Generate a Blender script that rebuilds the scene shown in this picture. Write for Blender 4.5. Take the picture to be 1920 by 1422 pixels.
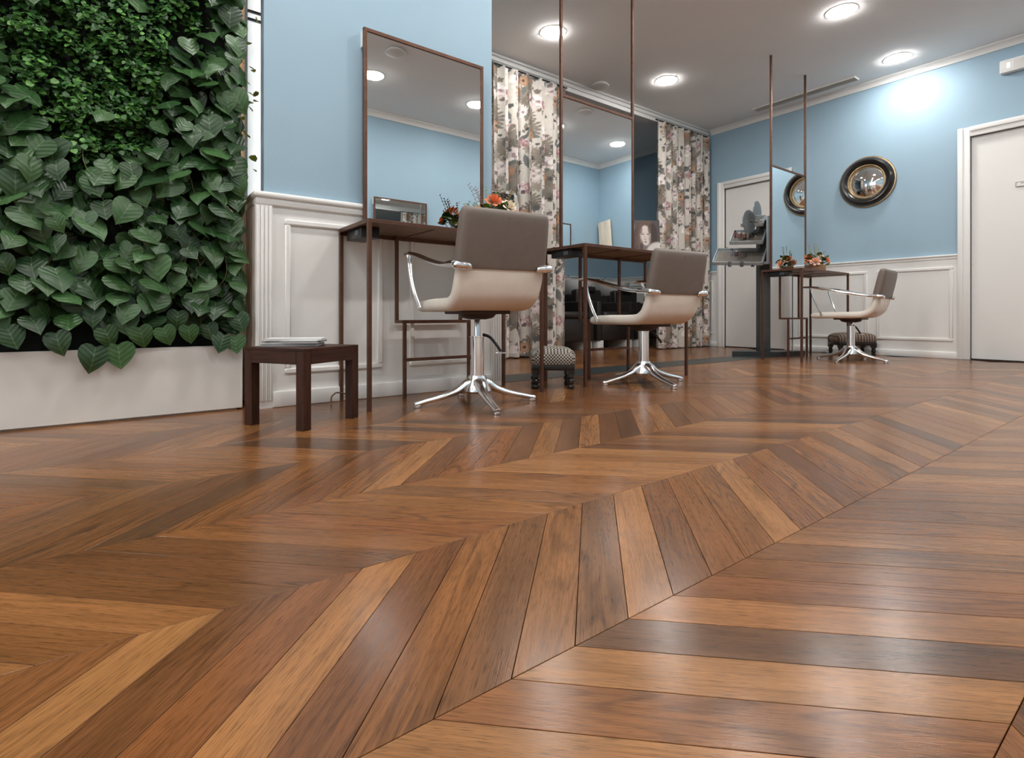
import bpy, bmesh, math, random
import numpy as np
from mathutils import Vector, Matrix

PI = math.pi
S = bpy.context.scene
C = S.collection
for _o in list(bpy.data.objects):
    bpy.data.objects.remove(_o)

# ------------------------------------------------------------------ camera, world, exposure
CAM_H, FPX, HORIZON = 0.40, 997.0, 591.0
YAW = math.radians(37.015)                      # the view turned from +Y towards +X
cd = bpy.data.cameras.new('camera')
cam = bpy.data.objects.new('camera', cd)
C.objects.link(cam)
cam.location = (0, 0, CAM_H)
cam.rotation_euler = (PI / 2, 0, -YAW)
cd.sensor_width = 36.0
cd.lens = 36.0 * FPX / 1920.0
cd.shift_y = (HORIZON - 711.0) / 1920.0
cd.clip_start = 0.02
S.camera = cam

w = bpy.data.worlds.new('sky')
S.world = w
w.use_nodes = True
w.node_tree.nodes['Background'].inputs[0].default_value = (0.93, 0.97, 1.0, 1)
w.node_tree.nodes['Background'].inputs[1].default_value = 1.6
LAMP = 84.0

S.view_settings.view_transform = 'Standard'
S.view_settings.look = 'None'
S.view_settings.gamma = 1.0
S.view_settings.use_curve_mapping = False
S.view_settings.exposure = 0.66
S.cycles.use_adaptive_sampling = True
S.cycles.adaptive_threshold = 0.05
S.cycles.max_bounces = 8
S.cycles.diffuse_bounces = 4
S.cycles.glossy_bounces = 5
S.cycles.sample_clamp_indirect = 6.0
S.cycles.caustics_reflective = False
S.cycles.caustics_refractive = False
S.cycles.use_denoising = True

# ------------------------------------------------------------------ helpers
def lin(r, g, b):
    f = lambda c: (c / 255.0 / 12.92) if c / 255.0 <= 0.04045 else ((c / 255.0 + 0.055) / 1.055) ** 2.4
    return (f(r), f(g), f(b))

def nd(nt, kind, **kw):
    n = nt.nodes.new(kind)
    for k, v in kw.items():
        setattr(n, k, v)
    return n

def mat(name, col, rough=0.5, metal=0.0, var=0.06, scale=14.0, bump=0.0, bscale=120.0, stretch=(1, 1, 1), coat=0.0, spec=0.5, emit=None):
    """Principled surface whose colour varies a little by noise over the thing's own coordinates."""
    m = bpy.data.materials.new(name)
    m.use_nodes = True
    nt = m.node_tree
    p = nt.nodes['Principled BSDF']
    p.inputs['Roughness'].default_value = rough
    p.inputs['Metallic'].default_value = metal
    p.inputs['Coat Weight'].default_value = coat
    p.inputs['Specular IOR Level'].default_value = spec
    tc = nd(nt, 'ShaderNodeTexCoord')
    mp = nd(nt, 'ShaderNodeMapping')
    mp.inputs['Scale'].default_value = stretch
    nt.links.new(tc.outputs['Object'], mp.inputs[0])
    nz = nd(nt, 'ShaderNodeTexNoise')
    nz.inputs['Scale'].default_value = scale
    nz.inputs['Detail'].default_value = 4
    nt.links.new(mp.outputs[0], nz.inputs['Vector'])
    rp = nd(nt, 'ShaderNodeValToRGB')
    rp.color_ramp.elements[0].position = 0.3
    rp.color_ramp.elements[1].position = 0.7
    rp.color_ramp.elements[0].color = [max(0, c * (1 - var)) for c in col] + [1]
    rp.color_ramp.elements[1].color = [min(1, c * (1 + var)) for c in col] + [1]
    nt.links.new(nz.outputs['Fac'], rp.inputs[0])
    nt.links.new(rp.outputs[0], p.inputs['Base Color'])
    if bump:
        n2 = nd(nt, 'ShaderNodeTexNoise')
        n2.inputs['Scale'].default_value = bscale
        nt.links.new(mp.outputs[0], n2.inputs['Vector'])
        b = nd(nt, 'ShaderNodeBump')
        b.inputs['Strength'].default_value = bump
        b.inputs['Distance'].default_value = 0.002
        nt.links.new(n2.outputs['Fac'], b.inputs['Height'])
        nt.links.new(b.outputs[0], p.inputs['Normal'])
    if emit:
        p.inputs['Emission Color'].default_value = tuple(emit[0]) + (1,)
        p.inputs['Emission Strength'].default_value = emit[1]
    return m

class MB:
    """Collects shapes that belong to ONE mesh object."""
    def __init__(s):
        s.v, s.f = [], []
    def add(s, vs, fs):
        o = len(s.v)
        s.v += [tuple(p) for p in vs]
        s.f += [tuple(i + o for i in f) for f in fs]
        return s
    def box(s, x0, y0, z0, x1, y1, z1, bev=0.0, seg=2):
        vs = [(x0, y0, z0), (x1, y0, z0), (x1, y1, z0), (x0, y1, z0), (x0, y0, z1), (x1, y0, z1), (x1, y1, z1), (x0, y1, z1)]
        fs = [(3, 2, 1, 0), (4, 5, 6, 7), (0, 1, 5, 4), (1, 2, 6, 5), (2, 3, 7, 6), (3, 0, 4, 7)]
        if bev <= 0:
            return s.add(vs, fs)
        bm = bmesh.new()
        bv = [bm.verts.new(p) for p in vs]
        for f in fs:
            bm.faces.new([bv[i] for i in f])
        bmesh.ops.bevel(bm, geom=bm.edges[:], offset=bev, segments=seg, affect='EDGES', profile=0.5)
        bm.verts.index_update()
        s.add([v.co[:] for v in bm.verts], [[v.index for v in f.verts] for f in bm.faces])
        bm.free()
        return s
    def loft(s, rings, cap=True, closed=True):
        n = len(rings[0])
        vs = [p for r in rings for p in r]
        fs = []
        for i in range(len(rings) - 1):
            for j in range(n if closed else n - 1):
                k = (j + 1) % n
                fs.append((i * n + j, i * n + k, (i + 1) * n + k, (i + 1) * n + j))
        if cap and closed:
            fs.append(tuple(range(n - 1, -1, -1)))
            fs.append(tuple((len(rings) - 1) * n + j for j in range(n)))
        return s.add(vs, fs)
    def tube(s, pts, rad, n=8, flat=1.0):
        pts = [Vector(p) for p in pts]
        if not hasattr(rad, '__len__'):
            rad = [rad] * len(pts)
        rings, up = [], None
        for i, p in enumerate(pts):
            t = (pts[min(i + 1, len(pts) - 1)] - pts[max(i - 1, 0)]).normalized()
            if up is None:
                up = Vector((0, 0, 1)) if abs(t.z) < 0.9 else Vector((0, 1, 0))
            a = t.cross(up).normalized()
            b = a.cross(t).normalized()
            up = b
            rings.append([p + (a * math.cos(2 * PI * k / n) + b * math.sin(2 * PI * k / n) * flat) * rad[i] for k in range(n)])
        return s.loft(rings)
    def lathe(s, prof, n=24, c=(0, 0, 0)):
        rings = [[(c[0] + r * math.cos(2 * PI * k / n), c[1] + r * math.sin(2 * PI * k / n), c[2] + z) for k in range(n)] for r, z in prof]
        return s.loft(rings)
    def prism(s, poly, z0, z1):
        n = len(poly)
        vs = [(x, y, z0) for x, y in poly] + [(x, y, z1) for x, y in poly]
        fs = [tuple(range(n - 1, -1, -1)), tuple(range(n, 2 * n))] + [(i, (i + 1) % n, n + (i + 1) % n, n + i) for i in range(n)]
        return s.add(vs, fs)
    def xf(s, m):
        s.v = [tuple(m @ Vector(p)) for p in s.v]
        return s
    def mesh(s, name, m, smooth=False):
        me = bpy.data.meshes.new(name)
        me.from_pydata(s.v, [], s.f)
        me.validate()
        if smooth:
            for p in me.polygons:
                p.use_smooth = True
            me.set_sharp_from_angle(angle=math.radians(38))
        me.materials.append(m)
        return me
    def build(s, name, m, parent=None, smooth=False, loc=None, rot=None):
        return link(name, s.mesh(name, m, smooth), parent, loc, rot)

def link(name, me, parent=None, loc=None, rot=None):
    o = bpy.data.objects.new(name, me)
    C.objects.link(o)
    if parent is not None:
        o.parent = parent
    if loc is not None:
        o.location = loc
    if rot is not None:
        o.rotation_euler = rot
    return o

def box(name, m, a, b, parent=None, bev=0.0):
    return MB().box(*a, *b, bev=bev).build(name, m, parent, smooth=bev > 0)

def tag(o, label, cat, group=None):
    o['label'] = label
    o['category'] = cat
    if group:
        o['group'] = group
    return o

def struct(o, label=None):
    o['kind'] = 'structure'
    if label:
        o['label'] = label
    return o

def thing(name, label, cat, loc=(0, 0, 0), rz=0.0, group=None):
    o = bpy.data.objects.new(name, None)
    o.empty_display_size = 0.1
    C.objects.link(o)
    o.location = loc
    o.rotation_euler = (0, 0, rz)
    return tag(o, label, cat, group)

def dup(root, loc, rz, label, group=None):
    r = root.copy()
    C.objects.link(r)
    r.location = loc
    r.rotation_euler = (0, 0, rz)
    r['label'] = label
    if group:
        r['group'] = group
    for ch in list(root.children):
        c = ch.copy()
        C.objects.link(c)
        c.parent = r
        for g in list(ch.children):
            d = g.copy()
            C.objects.link(d)
            d.parent = c
    return r

def smooth_path(pts, n=6):
    """Catmull-Rom through the points (tuples of any length)."""
    P = [np.array(p, float) for p in pts]
    out = []
    for i in range(len(P) - 1):
        p0, p1, p2, p3 = P[max(i - 1, 0)], P[i], P[i + 1], P[min(i + 2, len(P) - 1)]
        for k in range(n):
            t = k / n
            out.append(0.5 * (2 * p1 + (p2 - p0) * t + (2 * p0 - 5 * p1 + 4 * p2 - p3) * t * t + (3 * p1 - p0 - 3 * p2 + p3) * t ** 3))
    out.append(P[-1])
    return out

def frame_strip(mb, axis, fixed, depth, u0, u1, z0, z1, wd):
    """Rectangular raised moulding on a wall; axis 'y' wall at Y=fixed facing -Y, axis 'x' wall at X=fixed facing -X."""
    for (a0, a1, b0, b1) in ((u0, u1, z1 - wd, z1), (u0, u1, z0, z0 + wd), (u0, u0 + wd, z0 + wd - .001, z1 - wd + .001), (u1 - wd, u1, z0 + wd - .001, z1 - wd + .001)):
        if axis == 'y':
            mb.box(a0, min(fixed - depth, fixed + 0.004 * (1 if depth > 0 else -1)), b0, a1, max(fixed - depth, fixed + 0.004 * (1 if depth > 0 else -1)), b1, bev=min(abs(depth), wd) * 0.35, seg=1)
        else:
            mb.box(fixed - depth, a0, b0, fixed + 0.004, a1, b1, bev=min(depth, wd) * 0.35, seg=1)
    return mb

# ------------------------------------------------------------------ materials
M = {}
M['blue'] = mat('blue_paint', (0.322, 0.462, 0.562), 0.62, var=0.02, scale=3, bump=0.05, bscale=260)
M['white'] = mat('white_paint', (0.83, 0.822, 0.795), 0.45, var=0.015, scale=4)
M['ceiling'] = mat('ceiling_paint', (0.90, 0.89, 0.875), 0.8, var=0.01, scale=2)
M['planter'] = mat('planter_paint', (0.74, 0.725, 0.69), 0.5, var=0.02, scale=5)
M['door'] = mat('door_paint', (0.80, 0.785, 0.755), 0.42, var=0.012, scale=3)
M['steel'] = mat('brown_steel', lin(98, 68, 54), 0.42, metal=0.55, var=0.18, scale=30, bump=0.05)
M['steel_dark'] = mat('dark_brown_steel', lin(60, 42, 36), 0.42, metal=0.4, var=0.15, scale=30)
M['tabletop'] = mat('brown_sheet', lin(112, 84, 62), 0.5, metal=0.15, var=0.16, scale=9, stretch=(1, 5, 1))
M['mirror'] = mat('mirror_glass', (0.86, 0.89, 0.89), 0.0, metal=1.0, var=0.0)
M['chrome'] = mat('chrome', (0.88, 0.88, 0.89), 0.14, metal=1.0, var=0.02)
M['alu'] = mat('polished_aluminium', (0.86, 0.87, 0.88), 0.22, metal=1.0, var=0.05, scale=40)
M['cream'] = mat('cream_leather', lin(243, 235, 223), 0.42, var=0.03, scale=18, bump=0.12, bscale=420)
M['taupe'] = mat('taupe_leather', lin(118, 106, 97), 0.48, var=0.05, scale=24, bump=0.22, bscale=420)
M['seam'] = mat('seam_thread', lin(88, 76, 68), 0.6)
M['black'] = mat('black_plastic', (0.012, 0.012, 0.013), 0.38, var=0.1)
M['wood_dark'] = mat('dark_stained_wood', lin(60, 33, 22), 0.45, spec=0.25, var=0.45, scale=9, stretch=(9, 9, 0.9), bump=0.2, bscale=60)
M['wood_dark_h'] = mat('dark_stained_rail', lin(60, 33, 22), 0.45, spec=0.25, var=0.45, scale=9, stretch=(1, 1, 9), bump=0.2, bscale=60)
M['black_wood'] = mat('black_lacquer', (0.014, 0.012, 0.011), 0.25, var=0.1)
M['gold'] = mat('aged_gold', lin(170, 146, 112), 0.38, metal=0.85, var=0.25, scale=40)
M['paper'] = mat('paper', lin(222, 222, 220), 0.5, var=0.04, scale=60)
M['paper2'] = mat('grey_paper', lin(150, 150, 150), 0.5, var=0.25, scale=40, stretch=(1, 1, 40))
M['grey_metal'] = mat('grey_coated_metal', lin(96, 102, 104), 0.4, metal=0.4, var=0.06)
M['pale_metal'] = mat('pale_grey_metal', lin(196, 205, 208), 0.4, metal=0.3, var=0.06)
M['strip'] = mat('dark_stone', lin(46, 50, 48), 0.33, var=0.15, scale=6)
M['soil'] = mat('soil', lin(40, 34, 28), 0.9, var=0.3, scale=30)
M['backing'] = mat('black_felt', (0.010, 0.013, 0.010), 0.95, var=0.3)
M['stem'] = mat('stem_green', lin(96, 92, 56), 0.6, var=0.2)
M['beige'] = mat('beige_render', lin(214, 180, 150), 0.8, var=0.05)
M['leather_black'] = mat('black_leather', lin(38, 34, 32), 0.4, var=0.12, bump=0.1, bscale=300)
M['ceramic'] = mat('white_ceramic', (0.80, 0.81, 0.79), 0.12, var=0.01)
M['lens'] = mat('lamp_lens', (1, 1, 1), 0.5, emit=((1.0, 0.98, 0.95), LAMP))
M['led'] = mat('led', (1, 1, 1), 0.5, emit=((0.9, 0.95, 1.0), 2.0))
M['pot'] = mat('pale_wood_pot', lin(150, 112, 80), 0.6, var=0.2, scale=14, stretch=(6, 6, 1))
M['vent'] = mat('vent_grey', lin(226, 223, 218), 0.6)
M['vent_gap'] = mat('grey_line', lin(92, 90, 88), 0.7)
M['slat'] = mat('beige_slat', lin(222, 206, 186), 0.6, var=0.15, stretch=(1, 1, 0.2))
M['slat_dark'] = mat('brown_slat', lin(122, 100, 84), 0.6, var=0.2, stretch=(1, 1, 0.2))

def tone_source(nt, per_object):
    if per_object:
        oi = nd(nt, 'ShaderNodeObjectInfo')
        return oi.outputs['Color'], oi.outputs['Random']
    a = nd(nt, 'ShaderNodeAttribute', attribute_name='tone')
    return a.outputs['Color'], None

def plank_material(name, per_object):
    m = bpy.data.materials.new(name)
    m.use_nodes = True
    nt = m.node_tree
    L = nt.links.new
    p = nt.nodes['Principled BSDF']
    tone, rnd = tone_source(nt, per_object)
    uv = nd(nt, 'ShaderNodeUVMap', uv_map='UVMap')
    vec = uv.outputs[0]
    if rnd is not None:
        mu = nd(nt, 'ShaderNodeMath', operation='MULTIPLY')
        mu.inputs[1].default_value = 37.0
        L(rnd, mu.inputs[0])
        cb = nd(nt, 'ShaderNodeCombineXYZ')
        L(mu.outputs[0], cb.inputs[0]); L(mu.outputs[0], cb.inputs[1])
        ad = nd(nt, 'ShaderNodeVectorMath', operation='ADD')
        L(vec, ad.inputs[0]); L(cb.outputs[0], ad.inputs[1])
        vec = ad.outputs[0]
    def noise(sx, sy, detail=3, dist=0.0, rough=0.55):
        mp = nd(nt, 'ShaderNodeMapping')
        mp.inputs['Scale'].default_value = (sx, sy, 1)
        L(vec, mp.inputs[0])
        n = nd(nt, 'ShaderNodeTexNoise')
        n.inputs['Scale'].default_value = 1.0
        n.inputs['Detail'].default_value = detail
        n.inputs['Roughness'].default_value = rough
        n.inputs['Distortion'].default_value = dist
        L(mp.outputs[0], n.inputs['Vector'])
        return n.outputs['Fac']
    broad = noise(3.2, 20, 2, 0.6)
    grain = noise(5, 260, 5, 0.4)
    pores = noise(34, 760, 2)
    figure = noise(1.7, 15, 1.5, 0.3)
    sc_ = nd(nt, 'ShaderNodeMath', operation='MULTIPLY'); L(figure, sc_.inputs[0]); sc_.inputs[1].default_value = 78.0
    sn_ = nd(nt, 'ShaderNodeMath', operation='SINE'); L(sc_.outputs[0], sn_.inputs[0])
    hf_ = nd(nt, 'ShaderNodeMath', operation='MULTIPLY_ADD'); L(sn_.outputs[0], hf_.inputs[0]); hf_.inputs[1].default_value = 0.5; hf_.inputs[2].default_value = 0.5
    patch = noise(2.3, 9, 1)
    def ramp(x, stops):
        r = nd(nt, 'ShaderNodeValToRGB')
        e = r.color_ramp.elements
        e[0].position, e[0].color = stops[0][0], (stops[0][1],) * 3 + (1,)
        e[1].position, e[1].color = stops[-1][0], (stops[-1][1],) * 3 + (1,)
        for q in stops[1:-1]:
            k = e.new(q[0]); k.color = (q[1],) * 3 + (1,)
        L(x, r.inputs[0])
        return r.outputs[0]
    def mul(a, b):
        x = nd(nt, 'ShaderNodeMix', data_type='RGBA', blend_type='MULTIPLY')
        x.inputs['Factor'].default_value = 1.0
        L(a, x.inputs['A']); L(b, x.inputs['B'])
        return x.outputs['Result']
    c = mul(tone, ramp(broad, [(0.30, 0.80), (0.70, 1.20)]))
    c = mul(c, ramp(grain, [(0.28, 0.72), (0.5, 1.0), (0.74, 1.10)]))
    c = mul(c, ramp(pores, [(0.36, 0.58), (0.46, 1.0)]))
    fx = nd(nt, 'ShaderNodeMix', data_type='RGBA'); L(ramp(patch, [(0.44, 0.0), (0.60, 1.0)]), fx.inputs['Factor'])
    fx.inputs['A'].default_value = (1, 1, 1, 1); L(ramp(hf_.outputs[0], [(0.0, 0.70), (0.4, 1.0), (1.0, 1.05)]), fx.inputs['B'])
    c = mul(c, fx.outputs['Result'])
    L(c, p.inputs['Base Color'])
    rr = nd(nt, 'ShaderNodeMapRange')
    rr.inputs['To Min'].default_value = 0.17
    rr.inputs['To Max'].default_value = 0.27
    L(grain, rr.inputs['Value'])
    L(rr.outputs[0], p.inputs['Roughness'])
    p.inputs['Specular IOR Level'].default_value = 0.42
    b = nd(nt, 'ShaderNodeBump')
    b.inputs['Strength'].default_value = 0.10
    b.inputs['Distance'].default_value = 0.0012
    L(pores, b.inputs['Height'])
    L(b.outputs[0], p.inputs['Normal'])
    return m

def leaf_material(name, per_object, rough=0.38):
    m = bpy.data.materials.new(name)
    m.use_nodes = True
    nt = m.node_tree
    L = nt.links.new
    p = nt.nodes['Principled BSDF']
    tone, rnd = tone_source(nt, per_object)
    uv = nd(nt, 'ShaderNodeUVMap', uv_map='UVMap')
    sp = nd(nt, 'ShaderNodeSeparateXYZ')
    L(uv.outputs[0], sp.inputs[0])
    ab = nd(nt, 'ShaderNodeMath', operation='ABSOLUTE'); L(sp.outputs[0], ab.inputs[0])
    # side veins: stripes of (y + |x|)
    ad = nd(nt, 'ShaderNodeMath', operation='MULTIPLY_ADD'); L(ab.outputs[0], ad.inputs[0]); ad.inputs[1].default_value = -0.8; L(sp.outputs[1], ad.inputs[2])
    sn = nd(nt, 'ShaderNodeMath', operation='MULTIPLY'); L(ad.outputs[0], sn.inputs[0]); sn.inputs[1].default_value = 30.0
    si = nd(nt, 'ShaderNodeMath', operation='SINE'); L(sn.outputs[0], si.inputs[0])
    r1 = nd(nt, 'ShaderNodeMapRange'); L(si.outputs[0], r1.inputs['Value'])
    r1.inputs['From Min'].default_value = 0.86; r1.inputs['From Max'].default_value = 1.0; r1.inputs['To Max'].default_value = 0.16
    r2 = nd(nt, 'ShaderNodeMapRange'); L(ab.outputs[0], r2.inputs['Value'])
    r2.inputs['From Min'].default_value = 0.03; r2.inputs['From Max'].default_value = 0.0; r2.inputs['To Max'].default_value = 0.6
    mx = nd(nt, 'ShaderNodeMath', operation='MAXIMUM'); L(r1.outputs[0], mx.inputs[0]); L(r2.outputs[0], mx.inputs[1])
    tcn = nd(nt, 'ShaderNodeTexNoise'); tcn.inputs['Scale'].default_value = 5.0; L(uv.outputs[0], tcn.inputs['Vector'])
    rr = nd(nt, 'ShaderNodeMapRange'); L(tcn.outputs['Fac'], rr.inputs['Value']); rr.inputs['To Min'].default_value = 0.72; rr.inputs['To Max'].default_value = 1.28
    vm = nd(nt, 'ShaderNodeVectorMath', operation='SCALE'); L(tone, vm.inputs[0]); L(rr.outputs[0], vm.inputs['Scale'])
    x = nd(nt, 'ShaderNodeMix', data_type='RGBA')
    L(mx.outputs[0], x.inputs['Factor']); L(vm.outputs[0], x.inputs['A'])
    x.inputs['B'].default_value = (0.13, 0.22, 0.10, 1)
    L(x.outputs['Result'], p.inputs['Base Color'])
    p.inputs['Roughness'].default_value = rough
    b = nd(nt, 'ShaderNodeBump'); b.inputs['Strength'].default_value = 0.18; b.inputs['Distance'].default_value = 0.002
    L(si.outputs[0], b.inputs['Height']); L(b.outputs[0], p.inputs['Normal'])
    return m

def tone_material(name, rough=0.75, weave=0.0, metal=0.0):
    """Colour from the mesh's own painted 'tone' attribute (woven or printed pattern)."""
    m = bpy.data.materials.new(name)
    m.use_nodes = True
    nt = m.node_tree
    p = nt.nodes['Principled BSDF']
    t, _ = tone_source(nt, False)
    nz = nd(nt, 'ShaderNodeTexNoise'); nz.inputs['Scale'].default_value = 220.0
    tc = nd(nt, 'ShaderNodeTexCoord'); nt.links.new(tc.outputs['Object'], nz.inputs['Vector'])
    rr = nd(nt, 'ShaderNodeMapRange'); nt.links.new(nz.outputs['Fac'], rr.inputs['Value'])
    rr.inputs['To Min'].default_value = 1 - weave; rr.inputs['To Max'].default_value = 1 + weave
    vm = nd(nt, 'ShaderNodeVectorMath', operation='SCALE'); nt.links.new(t, vm.inputs[0]); nt.links.new(rr.outputs[0], vm.inputs['Scale'])
    nt.links.new(vm.outputs[0], p.inputs['Base Color'])
    p.inputs['Roughness'].default_value = rough
    return m

def set_tone(me, cols):
    a = me.color_attributes.new('tone', 'FLOAT_COLOR', 'POINT')
    arr = np.ones((len(me.vertices), 4), np.float32)
    arr[:, :3] = cols
    a.data.foreach_set('color', arr.ravel())

def set_uv(me, uvs):
    """uvs: one (u, v) per vertex."""
    l = me.uv_layers.new(name='UVMap')
    vi = np.empty(len(me.loops), np.int32)
    me.loops.foreach_get('vertex_index', vi)
    l.data.foreach_set('uv', np.asarray(uvs, np.float32)[vi].ravel())

# ================================================================== ROOM
X0, XR = -4.5, 6.12          # wall with the shop window, wall with the doors
YB, YW, YC, YE = -1.0, 2.465, 3.95, 5.55
YF = YB                      # the room ends at the wall facing the mirrors
# wall with the first mirror, curtain line, far wall
H = 2.75
XS0, XS1 = 0.524, 1.715      # ends of the short blue wall
WT = 0.18

# ---- floor: slab, chevron planks, dark inlay strip
floor = struct(MB().box(X0 - .2, YF - .2, -0.12, XR + .2, 3.78, -0.0195).box(1.5, 3.78, -0.12, XR + .2, YE + .2, -0.0195).build('floor', mat('floor_base', lin(38, 24, 16), 0.8)),
               'brown teak chevron parquet floor of the salon')
PITCH, ROW, DX, SEAM0, PH0 = 0.0965, 0.3455, 0.352, 0.467, 0.544

def plank_shape(sgn):
    """A plank from the lower seam (y=0) to the upper one; local origin at the lower corner."""
    g, c, t = 0.0005, 0.0004, 0.019
    gx = g * 1.42
    def quad(ix, iy, z):
        return [(ix + sgn * DX * (iy / ROW), iy, z), (PITCH - ix + sgn * DX * (iy / ROW), iy, z),
                (PITCH - ix + sgn * DX * ((ROW - iy) / ROW), ROW - iy, z), (ix + sgn * DX * ((ROW - iy) / ROW), ROW - iy, z)]
    rings = [quad(gx, g, -t), quad(gx, g, -c * 0.8), quad(gx + c, g + c, 0.0)]
    vs = [p for r in rings for p in r]
    fs = [(8, 9, 10, 11)]
    for i in range(2):
        for j in range(4):
            k = (j + 1) % 4
            fs.append((i * 4 + j, i * 4 + k, (i + 1) * 4 + k, (i + 1) * 4 + j))
    ang = math.atan2(ROW, sgn * DX)
    ca, sa = math.cos(ang), math.sin(ang)
    uv = [(x * ca + y * sa, -x * sa + y * ca) for x, y, z in vs]
    return vs, fs, uv

TONES = {'l': (176, 122, 74), 'm': (150, 98, 57), 'd': (130, 85, 51), 'r': (148, 94, 54), 'g': (140, 95, 59), 't': (162, 109, 65), 'x': (114, 78, 51)}
KNOWN = {  # tones of the planks that show largest, by row and plank number along the seam
    0: {-11: 'm', -10: 'm', -9: 'l', -8: 'd', -7: 'r', -6: 'l', -5: 'd', -4: 'm', -3: 'g', -2: 't', -1: 'g', 0: 'l', 1: 'd', 2: 'm', 3: 'm', 4: 'l', 5: 'm', 6: 't', 7: 'd', 8: 'm', 9: 't', 10: 'g'},
    -1: {-5: 't', -4: 'l', -3: 'm', -2: 'l', -1: 'x', 0: 't', 1: 'r', 2: 'm', 3: 'g', 4: 't', 5: 'm', 6: 'd', 7: 'd', 8: 'g', 9: 't', 10: 'l', 11: 'g', 12: 't'},
    1: {-6: 'd', -5: 'm', -4: 'r', -3: 'm', -2: 't', -1: 'g', 0: 't', 1: 'm', 2: 'l', 3: 'l', 4: 't', 5: 'l', 6: 'd', 7: 'g', 8: 't', 9: 'd'},
    2: {-4: 'd', -3: 'd', -2: 'm', -1: 'l', 0: 'd', 1: 'r', 2: 'r', 3: 'd', 4: 't', 5: 'd', 6: 'l', 7: 'd', 8: 'x', 9: 't', 10: 't', 11: 'd'},
}
rng = random.Random(7)
shapes = {1: plank_shape(1), -1: plank_shape(-1)}
mp1 = plank_material('teak_plank', True)
mp2 = plank_material('teak_planks_far', False)
pmesh = {}
for sg in (1, -1):
    me = bpy.data.meshes.new('plank')
    me.from_pydata(shapes[sg][0], [], shapes[sg][1])
    set_uv(me, shapes[sg][2])
    me.materials.append(mp1)
    pmesh[sg] = me

cy, sy = math.cos(YAW), math.sin(YAW)
def seen_area(x, y, sg):
    pts, tot = [], 0
    n_in = 0
    for a in (0.05, 0.35, 0.65, 0.95):
        for b in (0.1, 0.5, 0.9):
            X = x + b * PITCH + sg * DX * a; Y = y + a * ROW
            r = X * cy - Y * sy; d = X * sy + Y * cy
            tot += 1
            if d < 0.15:
                continue
            u = 960 + FPX * r / d; v = HORIZON + FPX * CAM_H / d
            if 0 <= u <= 1920 and 0 <= v <= 1422:
                n_in += 1
                pts.append(FPX * FPX * CAM_H / d ** 3)
    if not pts:
        return 0
    return sum(pts) / tot * PITCH * ROW

planks = []
for j in range(-5, 15):
    sg = 1 if j % 2 == 0 else -1
    y = SEAM0 + j * ROW
    ph = PH0 if j % 2 == 0 else PH0 + DX
    for k in range(-60, 66):
        x = ph + k * PITCH
        kk = k                                    # plank number counted along seam 0
        xc = x + sg * DX / 2 + PITCH / 2; yc = y + ROW / 2
        if xc < X0 - 0.05 or xc > XR + 0.05 or yc < YB - 0.1 or yc > (YE + 0.05 if xc > 1.6 else 3.6):
            continue
        if j == -1:                               # the row below seam 0: number it where it meets that seam
            kk = round((x + sg * DX - PH0) / PITCH)
        if j == 1:
            kk = round((x - PH0 - DX) / PITCH)
        t = KNOWN.get(j, {}).get(kk) or rng.choice('lmmdrrgttdxm')
        c = np.array(lin(*TONES[t])) * (0.70 + 0.11 * rng.random())
        c *= np.array([1.0, 0.98 + 0.04 * rng.random(), 0.96 + 0.07 * rng.random()])
        planks.append((seen_area(x, y, sg), x, y, sg, tuple(c)))
planks.sort(key=lambda q: -q[0])
for a, x, y, sg, c in planks[:300]:
    o = link('plank', pmesh[sg], floor, (x, y, 0))
    o.color = (*c, 1)
vs, fs, uvs, cols = [], [], [], []
for a, x, y, sg, c in planks[300:]:
    o = len(vs)
    sv, sf, su = shapes[sg]
    du, dv = rng.random() * 40, rng.random() * 40
    vs += [(p[0] + x, p[1] + y, p[2]) for p in sv]
    fs += [tuple(i + o for i in f) for f in sf]
    uvs += [(u + du, v + dv) for u, v in su]
    cols += [c] * len(sv)
me = bpy.data.meshes.new('planks')
me.from_pydata(vs, [], fs)
set_uv(me, uvs)
set_tone(me, np.array(cols))
me.materials.append(mp2)
o = link('planks', me, floor)
o['kind'] = 'stuff'
box('inlay_strip', M['strip'], (XS1 + .06, 2.54, -0.018), (XR, 2.84, 0.0015), floor)

# ---- ceiling with its fittings
ceiling = struct(MB().box(X0 - .2, YF - .2, H, XR + .2, 3.78, H + .12).box(1.5, 3.78, H, XR + .2, YE + .2, H + .12).build('ceiling', M['ceiling']), 'plain white ceiling with recessed round lamps')

def cornice_y(name, y, face, x0, x1, hgt=0.062, dep=0.045):
    """Stepped cornice along X; face=+1 looks to +Y, -1 to -Y, y is the wall side."""
    pr = [(0, 0.002), (dep, 0.002), (dep, -0.012), (dep * 0.72, -0.020), (dep * 0.42, -hgt * 0.55), (dep * 0.26, -hgt * 0.88), (dep * 0.2, -hgt), (0, -hgt)]
    mb = MB().loft([[(x, y + face * a, H + b) for a, b in pr] for x in (x0, x1)])
    return struct(mb.build(name, M['white'], smooth=True))

def cornice_x(name, x, face, y0, y1, hgt=0.062, dep=0.045):
    pr = [(0, 0.002), (dep, 0.002), (dep, -0.012), (dep * 0.72, -0.020), (dep * 0.42, -hgt * 0.55), (dep * 0.26, -hgt * 0.88), (dep * 0.2, -hgt), (0, -hgt)]
    mb = MB().loft([[(x + face * a, y, H + b) for a, b in pr] for y in (y0, y1)])
    return struct(mb.build(name, M['white'], smooth=True))

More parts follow.
